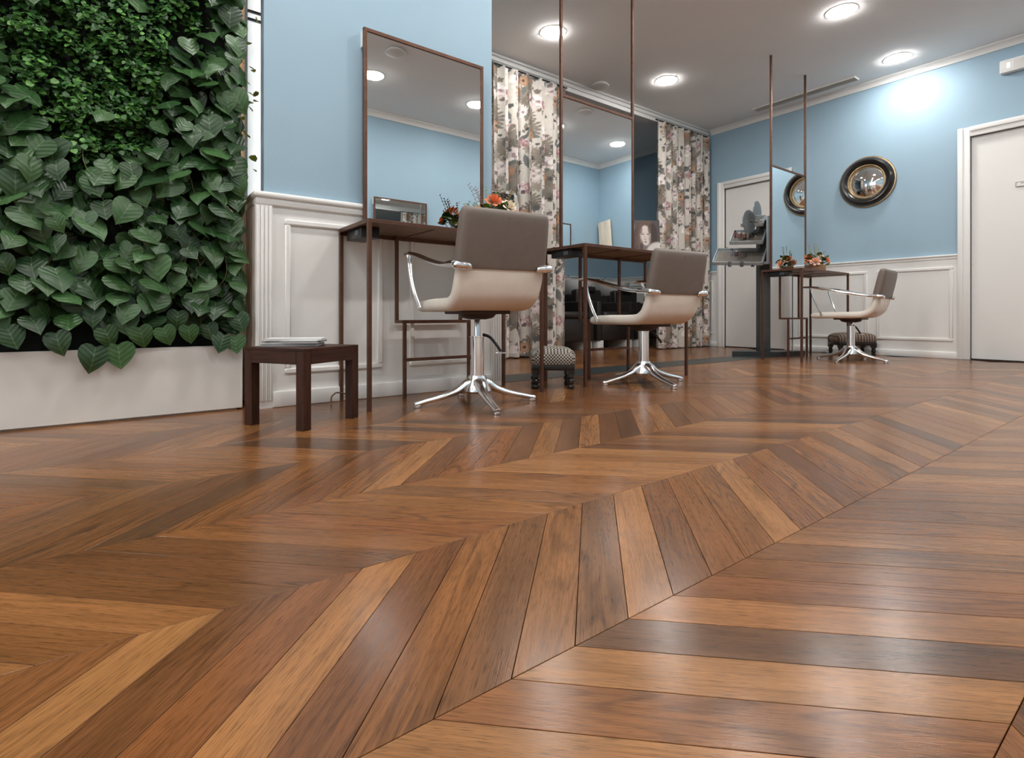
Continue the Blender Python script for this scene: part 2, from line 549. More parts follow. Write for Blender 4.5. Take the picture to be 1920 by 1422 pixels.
# ---- wall with the doors
D1 = (3.22, 3.70, 1.97)      # clear opening of the doors: y0, y1, height
D1 = (2.96, 3.705, 1.975)
D2 = (0.46, 1.325, 1.99)
mb = MB()
mb.box(XR, D1[1], -.11, XR + WT, YE + .1, H)
mb.box(XR, D1[0], D1[2], XR + WT, D1[1], H)
mb.box(XR, D2[1], -.11, XR + WT, D1[0], H)
mb.box(XR, D2[0], D2[2], XR + WT, D2[1], H)
mb.box(XR, YB - .1, -.11, XR + WT, D2[0], H)
wall_right = struct(mb.build('wall_right', M['blue']), 'pale blue wall with white doors and round mirror')
cornice_x('trim_1', XR, -1, YB, YC - .06)
cornice_x('trim_2', XR, -1, YC + .1, YE)

def wainscot_x(parent, y0, y1, panels, rail=0.952):
    """White panelling on the door wall between y0 and y1."""
    box('wainscot_board', M['white'], (XR - 0.010, y0, 0.0), (XR + 0.004, y1, rail - 0.02), parent)
    mb = MB().box(XR - 0.030, y0, rail - 0.016, XR + 0.004, y1, rail, bev=0.005).box(XR - 0.018, y0, rail - 0.040, XR + 0.004, y1, rail - 0.014, bev=0.004)
    mb.build('chair_rail', M['white'], parent, smooth=True)
    MB().box(XR - 0.026, y0, 0.0, XR + 0.004, y1, 0.062, bev=0.006).build('baseboard', M['white'], parent, smooth=True)
    for a, b in panels:
        frame_strip(MB(), 'x', XR - 0.010, 0.012, a, b, 0.160, 0.842, 0.026).build('panel_moulding', M['white'], parent, smooth=True)

wainscot_x(wall_right, D2[1] + .078, D1[0] - .095, [(1.445, 2.05), (2.13, 2.80)])
wainscot_x(wall_right, D1[1] + .09, YE, [(3.86, 4.30), (4.42, 5.40)])
wainscot_x(wall_right, YB, D2[0] - .078, [(-0.9, -0.3), (-0.2, 0.3)])

def door(name, dd, label, knob_y=None, head=0.085, plate=None):
    y0, y1, hh = dd
    d = struct(box(name, M['door'], (XR + 0.020, y0 + .0015, 0.012), (XR + 0.062, y1 - .0015, hh - .0015)), label)
    for ya, yb in ((y0 - head, y0), (y1, y1 + head)):
        MB().box(XR - 0.022, ya, 0, XR + 0.06, yb, hh + head, bev=0.006).box(XR - 0.034, ya + (0 if ya < y0 - .01 and yb == y0 else head * .55), 0, XR + .0, (ya + head * .45) if yb == y0 else yb, hh + head, bev=0.005).build('door_jamb', M['white'], d, smooth=True)
    MB().box(XR - 0.022, y0, hh, XR + 0.06, y1, hh + head, bev=0.006).box(XR - 0.034, y0, hh + head * .5, XR, y1, hh + head, bev=0.005).build('door_head', M['white'], d, smooth=True)
    box('gap_strip', M['wood_dark_h'], (XR + 0.010, y0 - .02, -0.11), (XR + 0.17, y1 + .02, 0.004), d)  # added dark strip closing the gap under the door against outside light
    box('light_block', M['door'], (XR + 0.066, y0 - .01, 0.0), (XR + 0.17, y1 + .01, hh + .02), d)  # unseen box added behind the door to keep sky light out
    if knob_y is not None:
        MB().lathe([(0.0, -0.05), (0.022, -0.046), (0.027, -0.03), (0.02, -0.012), (0.011, -0.006), (0.011, 0.02)], 16).xf(Matrix.Translation((XR + 0.016, knob_y, 1.215)) @ Matrix.Rotation(PI / 2, 4, 'Y')).build('door_knob', mat('dark_red_wood', lin(74, 30, 24), 0.35), d, smooth=True)
    return d
door('door_1', D1, 'white door with dark red knob behind the tool stand', knob_y=D1[1] - 0.03)
dr2 = door('door_2', D2, 'plain white door with small sign plate')
pl = MB().box(XR + 0.012, 0.84, 1.488, XR + 0.022, 1.03, 1.528, bev=0.002, seg=1).build('sign_plate', M['door'], dr2)
for a, b, c, e in ((0.84, 1.03, 1.488, 1.491), (0.84, 1.03, 1.525, 1.528), (0.84, 0.843, 1.488, 1.528), (1.027, 1.03, 1.488, 1.528)):
    box('plate_edge', M['vent_gap'], (XR + 0.0105, a, c), (XR + 0.0125, b, e), pl)
box('engraved_mark', M['vent_gap'], (XR + 0.0105, 0.90, 1.515), (XR + 0.0125, 0.995, 1.518), pl)
box('engraved_mark', M['vent_gap'], (XR + 0.0105, 0.992, 1.508), (XR + 0.0125, 0.995, 1.516), pl)

# ---- short blue wall with wainscot, first styling place
wall_left = struct(MB().box(XS0, YW, 0.90, XS1, 2.525, H).box(XS0 + .3, YW + .01, 0.0, XS1, 2.86, H).build('wall_left', M['blue']), 'short pale blue wall with white panelling and framed mirror')
box('wainscot_board', M['white'], (0.498, YW - 0.002, 0.0), (1.768, 2.87, 0.905), wall_left)
mb = MB().box(0.478, YW - 0.030, 0.902, 1.79, 2.89, 0.928, bev=0.010, seg=3).box(0.488, YW - 0.018, 0.874, 1.78, 2.88, 0.904, bev=0.006)
mb.build('chair_rail', M['white'], wall_left, smooth=True)
for (xa, xb) in ((0.489, 0.557), (1.705, 1.775)):
    mb = MB().box(xa, YW - 0.012, 0, xb, YW + 0.02, 0.876)
    for q in range(4):
        xm = xa + (xb - xa) * (0.14 + 0.24 * q)
        mb.box(xm - 0.005, YW - 0.019, 0.03, xm + 0.005, YW - 0.010, 0.868, bev=0.003, seg=1)
    mb.build('fluted_pilaster', M['white'], wall_left, smooth=True)
MB().box(0.557, YW - 0.020, 0.0, 1.705, YW + 0.01, 0.069, bev=0.006).build('baseboard', M['white'], wall_left, smooth=True)
for a, b in ((0.607, 1.060), (1.205, 1.650)):
    frame_strip(MB(), 'y', YW - 0.002, 0.014, a, b, 0.143, 0.820, 0.024).build('panel_moulding', M['white'], wall_left, smooth=True)
for q in range(9):
    y = YW + 0.045 + q * 0.042
    box('slat', M['slat'], (0.487, y, 0.02), (0.500, y + 0.030, 0.87), wall_left)

# ---- remaining shell
mb = MB().box(X0 - WT, YB - WT, -.11, XR + WT, YB, H)
wall_back = struct(mb.build('wall_back', M['blue']), 'pale blue wall facing the mirrors')
box('wainscot_board', M['white'], (X0, YB - .004, 0), (XR, YB + 0.010, 0.93), wall_back)
MB().box(X0, YB - .004, 0.935, XR, YB + 0.030, 0.952, bev=0.005).build('chair_rail', M['white'], wall_back, smooth=True)
MB().box(X0, YB - .004, 0, XR, YB + 0.026, 0.062, bev=0.006).build('baseboard', M['white'], wall_back, smooth=True)
for q in range(4):
    frame_strip(MB(), 'y', YB + 0.010, -0.012, 1.75 + q * 1.08, 2.65 + q * 1.08, 0.16, 0.842, 0.026).build('panel_moulding', M['white'], wall_back, smooth=True)
cornice_y('trim_3', YB, 1, X0, XR)
wall_far = struct(box('wall_far', M['blue'], (1.5, YE, -.11), (XR + WT, YE + WT, H)), 'pale blue far wall behind the wash seats')
box('wainscot_board', M['white'], (1.72, YE - 0.010, 0), (XR, YE + .004, 0.93), wall_far)
MB().box(1.72, YE - 0.030, 0.935, XR, YE + .004, 0.952, bev=0.005).build('chair_rail', M['white'], wall_far, smooth=True)
for q in range(5):
    frame_strip(MB(), 'y', YE - 0.010, 0.012, 1.85 + q * 0.86, 2.6 + q * 0.86, 0.16, 0.842, 0.026).build('panel_moulding', M['white'], wall_far, smooth=True)
cornice_y('trim_4', YE, -1, 1.72, XR)
struct(box('wall_side', M['blue'], (1.56, 2.86, 0), (1.715, YE + .1, H)), 'blue side wall behind the patterned curtain')
mb = MB().box(X0 - WT, 3.62, -.11, 0.10, 3.78, H).box(1.30, 3.62, -.11, 1.56, 3.78, H).box(0.10, 3.62, -.11, 1.30, 3.78, 0.5).box(0.10, 3.62, 2.68, 1.30, 3.78, H)
struct(mb.build('wall_beyond', M['beige']), 'beige wall beyond the plants')
def frosted(name, c, var, sc, st):
    m = bpy.data.materials.new(name); m.use_nodes = True; nt = m.node_tree
    nt.nodes.remove(nt.nodes['Principled BSDF'])
    t = nd(nt, 'ShaderNodeBsdfTranslucent'); tc = nd(nt, 'ShaderNodeTexCoord'); mp = nd(nt, 'ShaderNodeMapping'); mp.inputs['Scale'].default_value = st
    nz = nd(nt, 'ShaderNodeTexNoise'); nz.inputs['Scale'].default_value = sc; nz.inputs['Detail'].default_value = 5
    r = nd(nt, 'ShaderNodeValToRGB'); r.color_ramp.elements[0].position = 0.42; r.color_ramp.elements[1].position = 0.56
    r.color_ramp.elements[0].color = tuple(x * (1 - var) for x in c) + (1,); r.color_ramp.elements[1].color = tuple(c) + (1,)
    L = nt.links.new
    L(tc.outputs['Object'], mp.inputs[0]); L(mp.outputs[0], nz.inputs['Vector']); L(nz.outputs['Fac'], r.inputs[0]); L(r.outputs[0], t.inputs['Color']); L(t.outputs[0], nt.nodes['Material Output'].inputs[0])
    return m
w3 = struct(MB().box(0.10, 3.60, 2.62, 1.30, 3.68, 2.70).box(0.10, 3.60, 0.48, 1.30, 3.68, 0.54).box(0.655, 3.60, 0.5, 0.672, 3.68, 2.68).build('window_1', M['white']), 'frosted window glimpsed behind the edge of the green wall')
box('pane', frosted('frosted_pane', (0.80, 0.785, 0.76), 0.04, 5.0, (5, 1, 1.6)), (0.672, 3.63, 0.54), (1.30, 3.636, 2.62), w3)
box('blind', frosted('beige_blind', (0.62, 0.46, 0.34), 0.15, 3.0, (9, 1, 0.3)), (0.10, 3.63, 0.54), (0.655, 3.636, 2.62), w3)
for z in (2.235, 2.285):
    box('glazing_bar', M['vent_gap'], (0.672, 3.615, z), (1.30, 3.632, z + 0.013), w3)
# header over the curtains, with a stepped cornice
mb = MB()
for (d0, z0, z1) in ((0.055, H - 0.02, H + .002), (0.035, H - 0.055, H - 0.018), (0.015, 2.655, H - 0.05)):
    mb.box(1.715, YC - d0, z0, XR, YC + 0.09, z1, bev=0.004, seg=1)
struct(mb.build('trim_5', M['white'], smooth=True), 'white cornice over the patterned curtains')
# walls with the shop windows
mb = MB().box(X0 - WT, YF - WT, 0, X0, YF + .1, H).box(X0 - WT, 3.5, 0, X0, 3.78, H).box(X0 - WT, YF, -.11, X0, 3.5, 0.15).box(X0 - WT, YF, 2.62, X0, 3.5, H)
struct(mb.build('wall_front', M['white']), 'white wall around the shop window')
gm = bpy.data.materials.new('window_glass')
gm.use_nodes = True
nt = gm.node_tree
nt.nodes.remove(nt.nodes['Principled BSDF'])
tr = nd(nt, 'ShaderNodeBsdfTransparent'); gl = nd(nt, 'ShaderNodeBsdfGlossy'); gl.inputs['Roughness'].default_value = 0.02
mx = nd(nt, 'ShaderNodeMixShader'); fr = nd(nt, 'ShaderNodeFresnel')
nt.links.new(fr.outputs[0], mx.inputs[0]); nt.links.new(tr.outputs[0], mx.inputs[1]); nt.links.new(gl.outputs[0], mx.inputs[2])
nt.links.new(mx.outputs[0], nt.nodes['Material Output'].inputs[0])
wfr = MB()
ys = [YF + .1 + 1.48 * q for q in range(4)]
for y in ys:
    wfr.box(X0 - 0.12, y - .08, 0.15, X0 - 0.04, y, 2.62)
wfr.box(X0 - 0.12, YF, 0.15, X0 - 0.04, 3.5, 0.22).box(X0 - 0.12, YF, 2.55, X0 - 0.04, 3.5, 2.62)
win = struct(wfr.build('window_front_offscreen', M['white']), 'wide white framed shop window')
for y in ys[:-1]:
    box('pane', gm, (X0 - 0.085, y, 0.22), (X0 - 0.079, y + 1.40, 2.55), win)

# ================================================================== CEILING FITTINGS
def make_downlight(loc, label, group):
    t = thing('ceiling_lamp', label, 'lamp', loc, 0, group)
    MB().lathe([(0.099, 0.0), (0.112, -0.0005), (0.114, -0.002), (0.108, -0.004), (0.1005, -0.0042), (0.099, 0.0)], 40).build('trim_ring', M['white'], t, smooth=True)
    MB().lathe([(0.0, -0.013), (0.086, -0.0125), (0.094, -0.010), (0.0975, -0.006), (0.098, -0.001), (0.0, -0.001)], 40).build('lens', M['lens'], t)  # domed below the ceiling; glowing sides shaped to brighten the ceiling around it
    return t
G1 = 'round recessed ceiling lamps'
dl = make_downlight((4.51, 1.75, H), 'round recessed lamp in the ceiling before the last styling mirror', G1)
spots = [(5.74, 1.76, 'round recessed ceiling lamp washing the blue wall over the round mirror'),
         (2.93, 3.32, 'round recessed ceiling lamp over the floor before the curtain, crossed by mirror post'),
         (4.44, 3.32, 'round recessed ceiling lamp between the styling mirrors before the curtain')]
for x, y, l in spots:
    dup(dl, (x, y, H), 0, l, G1)
def offscreen_lamp(x, y, label):
    r = dup(dl, (x, y, H), 0, label, G1)
    r.name = 'ceiling_lamp_offscreen'
    for c in r.children:
        if c.name.startswith('lens'):
            c.name = 'lens_offscreen'
for x, y, l in [(2.05, -0.12, 'round recessed ceiling lamp reflected at the edge of the wall mirror by its post'), (3.25, -0.12, 'round recessed ceiling lamp reflected high in the far side of the wall mirror'),
                (4.42, -0.10, 'round recessed ceiling lamp reflected small beside the post of the mirror before the curtains'), (5.55, -0.10, 'round recessed ceiling lamp reflected above the lit corner in the mirror before the curtains')]:
    offscreen_lamp(x, y, l)
for x, y in [(-3.0, 1.75), (-1.8, 1.75), (-0.55, 1.75), (0.70, 1.75), (1.95, 1.75), (3.22, 1.75), (-3.0, -0.12), (-1.7, -0.12), (-0.45, -0.12), (0.80, -0.12)]:
    offscreen_lamp(x, y, 'round recessed ceiling lamp in the rows above the open floor')

def disc_speaker(loc, label):
    t = thing('ceiling_speaker', label, 'speaker', loc, 0, 'round ceiling speakers')
    MB().lathe([(0.0, -0.030), (0.085, -0.030), (0.092, -0.026), (0.092, -0.020), (0.0, -0.020)], 36).build('disc', M['vent'], t, smooth=True)
    MB().lathe([(0.0, -0.021), (0.070, -0.021), (0.070, 0.0), (0.0, 0.0)], 36).build('neck', M['vent'], t, smooth=True)
    return t
disc_speaker((3.97, 3.78, H), 'round pale disc on the ceiling close to the curtain cornice')
disc_speaker((2.02, 0.46, H), 'round pale ceiling disc reflected in the wall mirror')
disc_speaker((4.36, 0.47, H), 'round pale ceiling disc reflected in the mirror before the curtains')
v = thing('ceiling_vent', 'long slim slotted air vent in the ceiling along the blue wall', 'vent', (5.875, 2.66, H))
MB().box(-0.055, -0.52, -0.018, -0.048, 0.52, 0.0).box(0.048, -0.52, -0.018, 0.055, 0.52, 0.0).box(-0.048, -0.52, -0.018, 0.048, -0.513, 0).box(-0.048, 0.513, -0.018, 0.048, 0.52, 0).build('vent_frame', M['vent'], v)
box('backing', M['vent'], (-0.048, -0.513, -0.0015), (0.048, 0.513, -0.0002), v)
for q in range(4):
    x = -0.036 + q * 0.024
    o = box('slat', M['vent'], (-0.0012, -0.513, -0.008), (0.0012, 0.513, 0.008), v)
    o.location = (x, 0, -0.0095)
    o.rotation_euler = (0, 0.7, 0)
ex = thing('emergency_light', 'white emergency lamp box high on the blue wall above the door', 'lamp', (XR, 0.93, 2.46))
MB().box(-0.06, -0.19, 0, 0.002, 0.19, 0.108, bev=0.008).build('body', M['white'], ex, smooth=True)
MB().box(-0.063, 0.125, 0.035, -0.058, 0.143, 0.075, bev=0.001, seg=1).build('indicator', M['led'], ex)
box('diffuser', M['vent'], (-0.0625, -0.17, 0.02), (-0.058, 0.10, 0.09), ex)

# ================================================================== STYLING TABLES AND MIRRORS
TW, TD, TH = 0.95, 0.355, 0.80
def make_table(label):
    t = thing('styling_table', label, 'table', (0, 0, 0), 0, 'brown steel styling tables')
    a = 0.0085
    q = 2 * a
    for x in (0, TW - q):
        for y in (0, TD - q):
            MB().box(x, y, 0, x + q, y + q, TH - q + .001, bev=0.0012, seg=1).build('leg', M['steel'], t)
    MB().box(q * .5, q * .5, TH - 0.0125, TW - q * .5, TD - q * .5, TH - 0.002).build('tabletop', M['tabletop'], t)
    rim = MB().box(0, 0, TH - q, TW, q, TH, bev=0.0012, seg=1).box(0, TD - q, TH - 0.030, TW, TD, TH, bev=0.0012, seg=1).box(0, q, TH - q, q, TD - q, TH).box(TW - q, q, TH - q, TW, TD - q, TH)
    rim.build('rim', M['steel'], t)
    for x in (0.32, 0.64):
        box('batten', M['steel'], (x, q, TH - 0.016), (x + 0.014, TD - q, TH - 0.012), t)
    # stepped footrest frame under the top
    ya, yb, xa, xb = 0.340 - q, 0.252, 0.276, 0.276 + 0.365
    r = 0.0075
    for x in (xa, xb):
        box('footrest_hanger', M['steel'], (x - r, ya - r, 0.362), (x + r, ya + r, TH - 0.012), t)
        box('footrest_leg', M['steel'], (x + .008 - r, yb - r, 0.0), (x + .008 + r, yb + r, 0.364), t)
        box('footrest_crosspiece', M['steel'], (x - r, yb - r, 0.360), (x + r + .008, ya + r, 0.375), t)
    box('footrest_bar', M['steel'], (xa - r, ya - r, 0.360), (xb + r, ya + r, 0.375), t)
    box('footrest_bar', M['steel'], (xa - r, yb - r, 0.360), (xb + r + .008, yb + r, 0.375), t)
    box('footrest_rung', M['steel'], (xa, yb - r, 0.176), (xb, yb + r, 0.191), t)
    pb = MB().box(0.022, 0.13, TH - 0.060, 0.105, 0.31, TH - 0.014, bev=0.003).build('power_box', M['black'], t, smooth=True)
    MB().box(0.018, 0.16, TH - 0.05, 0.023, 0.20, TH - 0.025, bev=0.002, seg=1).build('socket_plate', M['grey_metal'], pb, smooth=True)
    return t
MX, MW, MT = 0.115, 0.662, 1.762
def make_mirror(label, ceiling_posts):
    """Origin at the table's corner on the floor; the mirror stands on the table's back edge."""
    t = thing('styling_mirror', label, 'mirror', (0, 0, 0), 0, 'brown framed styling mirrors')
    a, y = 0.0085, 0.325
    top = H - 0.001 if ceiling_posts else MT
    for x in (MX, MX + MW):
        MB().box(x - a, y - a, TH, x + a, y + a, top, bev=0.001, seg=1).build('post', M['steel'], t)
    MB().box(MX - a, y - a, MT - 2 * a, MX + MW + a, y + a, MT, bev=0.001, seg=1).build('top_rail', M['steel'], t)
    MB().box(MX - a, y - a, TH, MX + MW + a, y + a, TH + 0.01).build('bottom_rail', M['steel'], t)
    box('glass', M['mirror'], (MX + a * .6, y - 0.003, TH + 0.008), (MX + MW - a * .6, y + 0.003, MT - a), t)
    box('back_panel', M['steel_dark'], (MX + a * .6, y + 0.0032, TH + 0.008), (MX + MW - a * .6, y + 0.007, MT - a), t)
    if not ceiling_posts:
        for x in (MX - .008, MX + MW - .05):
            MB().box(x, y + 0.0065, MT - 0.085, x + 0.06, YW - 2.105 + 0.001, MT - 0.008, bev=0.002, seg=1).build('wall_bracket', M['white'], t)
    return t
YT = 2.105
TX = (0.845, 2.095, 4.650)
tb = make_table('brown steel styling table against the white panelled wall')
tb.location = (TX[0], YT, 0)
dup(tb, (TX[1], YT, 0), 0, 'brown steel styling table before the gap between the curtains')
dup(tb, (TX[2], YT, 0), 0, 'brown steel styling table beside the grey tool stand')
dup(tb, (3.19, YB + TD, 0), PI, 'brown steel styling table seen only in the wall mirror')
dup(tb, (5.60, YB + TD, 0), PI, 'brown steel styling table seen only in the mirror before the curtains')
m1 = make_mirror('brown framed mirror fixed to the short blue wall', False)
m1.location = (TX[0], YT, 0)
m2 = make_mirror('tall framed mirror hung from ceiling posts before the gap between curtains', True)
m2.location = (TX[1], YT, 0)
dup(m2, (TX[2], YT, 0), 0, 'tall framed mirror on ceiling posts beside the tool stand, reflecting the round mirror')
m4 = dup(m1, (3.19, YB + TD, 0), PI, 'brown framed mirror seen reflected in the wall mirror')
dup(m1, (5.60, YB + TD, 0), PI, 'brown framed mirror seen reflected in the mirror before the curtains')

# ================================================================== SALON CHAIRS
def rounded(hw, t, n=5, p=0.5):
    """Cross-section ring: half-width hw across X, thickness t; returns (x, off) pairs, rounded ends."""
    out = []
    r = t / 2
    for k in range(n + 1):
        a = -PI / 2 + PI * k / n
        out.append((hw - r + r * math.cos(a), r * math.sin(a)))
    for k in range(n + 1):
        a = PI / 2 + PI * k / n
        out.append((-hw + r + r * math.cos(a), r * math.sin(a)))
    return out

def shell(path, n=5):
    """path of (y, z, thickness, halfwidth); returns a lofted upholstered band."""
    P = smooth_path(path, 6)
    rings = []
    for i, p in enumerate(P):
        q0, q1 = P[max(i - 1, 0)], P[min(i + 1, len(P) - 1)]
        ty, tz = q1[0] - q0[0], q1[1] - q0[1]
        l = math.hypot(ty, tz) or 1
        ny, nz = -tz / l, ty / l
        rings.append([(x, p[0] + ny * o, p[1] + nz * o) for x, o in rounded(p[3], p[2], n)])
    return MB().loft(rings)

def make_chair(label):
    t = thing('salon_chair', label, 'chair', (0, 0, 0), 0, 'cream and taupe salon chairs')
    # faces +Y
    seat = shell([(0.262, 0.436, 0.012, 0.182), (0.255, 0.438, 0.036, 0.194), (0.225, 0.441, 0.052, 0.200), (0.10, 0.444, 0.056, 0.203), (-0.06, 0.445, 0.056, 0.203),
                  (-0.135, 0.452, 0.056, 0.203), (-0.186, 0.482, 0.055, 0.203), (-0.212, 0.530, 0.052, 0.203), (-0.226, 0.575, 0.048, 0.202), (-0.232, 0.598, 0.046, 0.202)])
    seat.build('seat', M['cream'], t, smooth=True)
    bk = shell([(-0.229, 0.592, 0.060, 0.207), (-0.232, 0.604, 0.064, 0.209), (-0.246, 0.665, 0.066, 0.208), (-0.262, 0.740, 0.066, 0.205), (-0.272, 0.788, 0.062, 0.202), (-0.277, 0.812, 0.050, 0.197), (-0.2795, 0.824, 0.026, 0.185)])
    bo = bk.build('backrest', M['taupe'], t, smooth=True)
    MB().tube([(0, -0.2655, 0.612), (0, -0.279, 0.668), (0, -0.295, 0.742), (0, -0.303, 0.79)], 0.0014, 5).build('seam', M['seam'], bo)
    for s in (-1, 1):
        arm = smooth_path([(s * 0.214, -0.205, 0.603), (s * 0.224, -0.13, 0.608), (s * 0.236, -0.02, 0.632), (s * 0.240, 0.12, 0.666), (s * 0.238, 0.23, 0.686), (s * 0.230, 0.318, 0.690)], 5)
        rad = [0.013 + 0.006 * math.sin(PI * min(1, i / (len(arm) - 1) * 1.05)) for i in range(len(arm))]
        rad[-1] = 0.006
        ao = MB().tube(arm, rad, 12, flat=0.62).build('armrest', M['chrome'], t, smooth=True)
        st = smooth_path([(s * 0.236, 0.248, 0.682), (s * 0.236, 0.226, 0.600), (s * 0.229, 0.192, 0.510), (s * 0.210, 0.162, 0.432)], 5)
        MB().tube(st, [0.013] + [0.0105] * (len(st) - 2) + [0.011], 10, flat=0.7).build('arm_strut', M['chrome'], ao, smooth=True)
        lug = [(s * 0.217, -0.170, 0.603), (s * 0.217, -0.222, 0.602), (s * 0.215, -0.262, 0.597), (s * 0.199, -0.272, 0.594), (s * 0.168, -0.270, 0.592), (s * 0.152, -0.262, 0.592)]
        MB().tube(smooth_path(lug, 4), [0.012, 0.013, 0.0135, 0.014, 0.014, 0.0145, 0.015, 0.0155, 0.016, 0.016, 0.016, 0.016, 0.016, 0.0165, 0.017, 0.017, 0.017, 0.016, 0.0145, 0.012, 0.007], 10).build('arm_lug', M['chrome'], ao, smooth=True)
    MB().box(-0.115, -0.105, 0.404, 0.115, 0.105, 0.420, bev=0.004).lathe([(0.04, 0.380), (0.072, 0.388), (0.088, 0.406)], 24).build('seat_plate', M['steel_dark'], t, smooth=True)
    MB().lathe([(0.013, 0.20), (0.013, 0.385), (0.010, 0.390)], 20).build('lift_rod', M['chrome'], t, smooth=True)
    col = MB().lathe([(0.032, 0.110), (0.0305, 0.150), (0.0305, 0.300), (0.033, 0.301), (0.033, 0.306), (0.0135, 0.307)], 28)
    col.build('pedestal', M['chrome'], t, smooth=True)
    lv = MB().tube(smooth_path([(0.028, 0.0, 0.312), (0.055, -0.018, 0.300), (0.078, -0.035, 0.268), (0.096, -0.048, 0.236)], 4), 0.0068, 8).build('pump_lever', M['black'], t, smooth=True)
    MB().box(-0.026, -0.011, -0.003, 0.026, 0.011, 0.003, bev=0.0025).xf(Matrix.Translation((0.097, -0.05, 0.229)) @ Matrix.Rotation(-0.5, 4, 'Z')).build('pedal', M['chrome'], lv, smooth=True)
    MB().lathe([(0.060, 0.052), (0.066, 0.062), (0.062, 0.078), (0.050, 0.102), (0.042, 0.120), (0.038, 0.130), (0.02, 0.131)], 28).build('hub', M['alu'], t, smooth=True)
    for k in range(4):
        a = math.radians(-8 + 90 * k)
        pts = smooth_path([(0.020, 0, 0.104), (0.050, 0, 0.092), (0.090, 0, 0.066), (0.160, 0, 0.042), (0.240, 0, 0.024), (0.282, 0, 0.013)], 4)
        rad = [0.034, 0.033, 0.032, 0.031, 0.030, 0.0285, 0.027, 0.0255, 0.024, 0.0225, 0.021, 0.020, 0.019, 0.018, 0.0172, 0.0165, 0.016, 0.016, 0.0165, 0.0165, 0.013]
        lg = MB().tube(pts, rad, 12, flat=0.72).xf(Matrix.Rotation(a, 4, 'Z')).build('leg', M['alu'], t, smooth=True)
        MB().lathe([(0.013, 0.0), (0.0165, 0.002), (0.0165, 0.010), (0.012, 0.013)], 14, (0.268, 0, 0)).xf(Matrix.Rotation(a, 4, 'Z')).build('foot_pad', M['alu'], lg, smooth=True)
    return t
CH = [((1.315, 2.005), -8, 'cream salon chair with taupe back at the table against the panelled wall'),
      ((2.50, 2.03), -6, 'cream salon chair with taupe back before the gap between the curtains'),
      ((5.17, 1.93), 6, 'cream salon chair with taupe back beside the blue wall and tool stand')]
ch0 = make_chair(CH[0][2])
ch0.location = (*CH[0][0], 0)
ch0.rotation_euler.z = math.radians(CH[0][1])
for ((x, y), r, l), drop in zip(CH[1:], (0.072, 0.045)):
    c = dup(ch0, (x, y, 0), math.radians(r), l)
    for p in c.children:                       # the lift is set lower on these two
        if p.name.split('.')[0] in ('seat', 'backrest', 'armrest', 'seat_plate', 'lift_rod'):
            p.location.z -= drop

# ================================================================== WOODEN STOOL WITH MAGAZINES
ST = thing('wooden_stool', 'low square dark wooden stool carrying a stack of magazines', 'stool', (0.581, 2.080, 0), math.radians(29.5))
sw, sh, lg_ = 0.142, 0.284, 0.036
for x in (-1, 1):
    for y in (-1, 1):
        MB().box(x * sw - (lg_ if x > 0 else 0), y * sw - (lg_ if y > 0 else 0), 0, x * sw + (0 if x > 0 else lg_), y * sw + (0 if y > 0 else lg_), sh - 0.010, bev=0.0015, seg=1).build('leg', M['wood_dark'], ST)
for s in (-1, 1):
    y = s * sw
    MB().box(-sw + lg_, min(y, y - s * 0.028), sh - 0.056, sw - lg_, max(y, y - s * 0.028), sh - 0.010).build('apron_rail', M['wood_dark_h'], ST)
    MB().box(min(y, y - s * 0.028), -sw + lg_, sh - 0.056, max(y, y - s * 0.028), sw - lg_, sh - 0.010).build('apron_rail', M['wood_dark_h'], ST)
MB().box(-sw, -sw, sh - 0.0105, sw, sw, sh, bev=0.0015, seg=1).build('seat', M['wood_dark_h'], ST)
mag = [(0.0, 0.006, 0.0, 8, 'thick magazine at the bottom of the stack on the dark stool', 0.013), (0.004, 0.0, 0.013, 3, 'pale magazine in the middle of the stack on the dark stool', 0.009), (0.008, 0.004, 0.022, 12, 'white magazine lying on top of the stack on the dark stool', 0.007)]
for i, (dx, dy, dz, rz, l, th) in enumerate(mag):
    g = thing('magazine', l, 'magazine', (0.553 + dx, 2.10 + dy, sh + dz), math.radians(-36 + rz), 'magazines stacked on the stool')
    MB().box(-0.098, -0.070, 0.0008, 0.098, 0.070, th - 0.0008, bev=0.0006, seg=1).build('pages', M['paper2'] if i < 2 else M['paper'], g)
    MB().box(-0.100, -0.071, th - 0.0012, 0.100, 0.071, th).build('front_cover', M['paper'], g)
    MB().box(-0.100, -0.071, 0.0, 0.100, 0.071, 0.0012).build('back_cover', M['grey_metal'] if i == 0 else M['paper'], g)

# ================================================================== OTTOMANS
def cloth_mat(name, c1, c2, kind):
    m = bpy.data.materials.new(name)
    m.use_nodes = True
    nt = m.node_tree
    p = nt.nodes['Principled BSDF']
    tc = nd(nt, 'ShaderNodeTexCoord')
    if kind == 'check':
        t = nd(nt, 'ShaderNodeTexChecker'); t.inputs['Scale'].default_value = 112.0
        nt.links.new(tc.outputs['Object'], t.inputs['Vector'])
        t.inputs['Color1'].default_value = (*c1, 1); t.inputs['Color2'].default_value = (*c2, 1)
        nt.links.new(t.outputs['Color'], p.inputs['Base Color'])
    else:
        t = nd(nt, 'ShaderNodeTexWave'); t.inputs['Scale'].default_value = 12.0; t.inputs['Distortion'].default_value = 3.0; t.inputs['Detail'].default_value = 3
        nt.links.new(tc.outputs['Object'], t.inputs['Vector'])
        r = nd(nt, 'ShaderNodeValToRGB'); r.color_ramp.elements[0].color = (*c1, 1); r.color_ramp.elements[1].color = (*c2, 1)
        nt.links.new(t.outputs['Fac'], r.inputs[0]); nt.links.new(r.outputs[0], p.inputs['Base Color'])
    p.inputs['Roughness'].default_value = 0.85
    return m
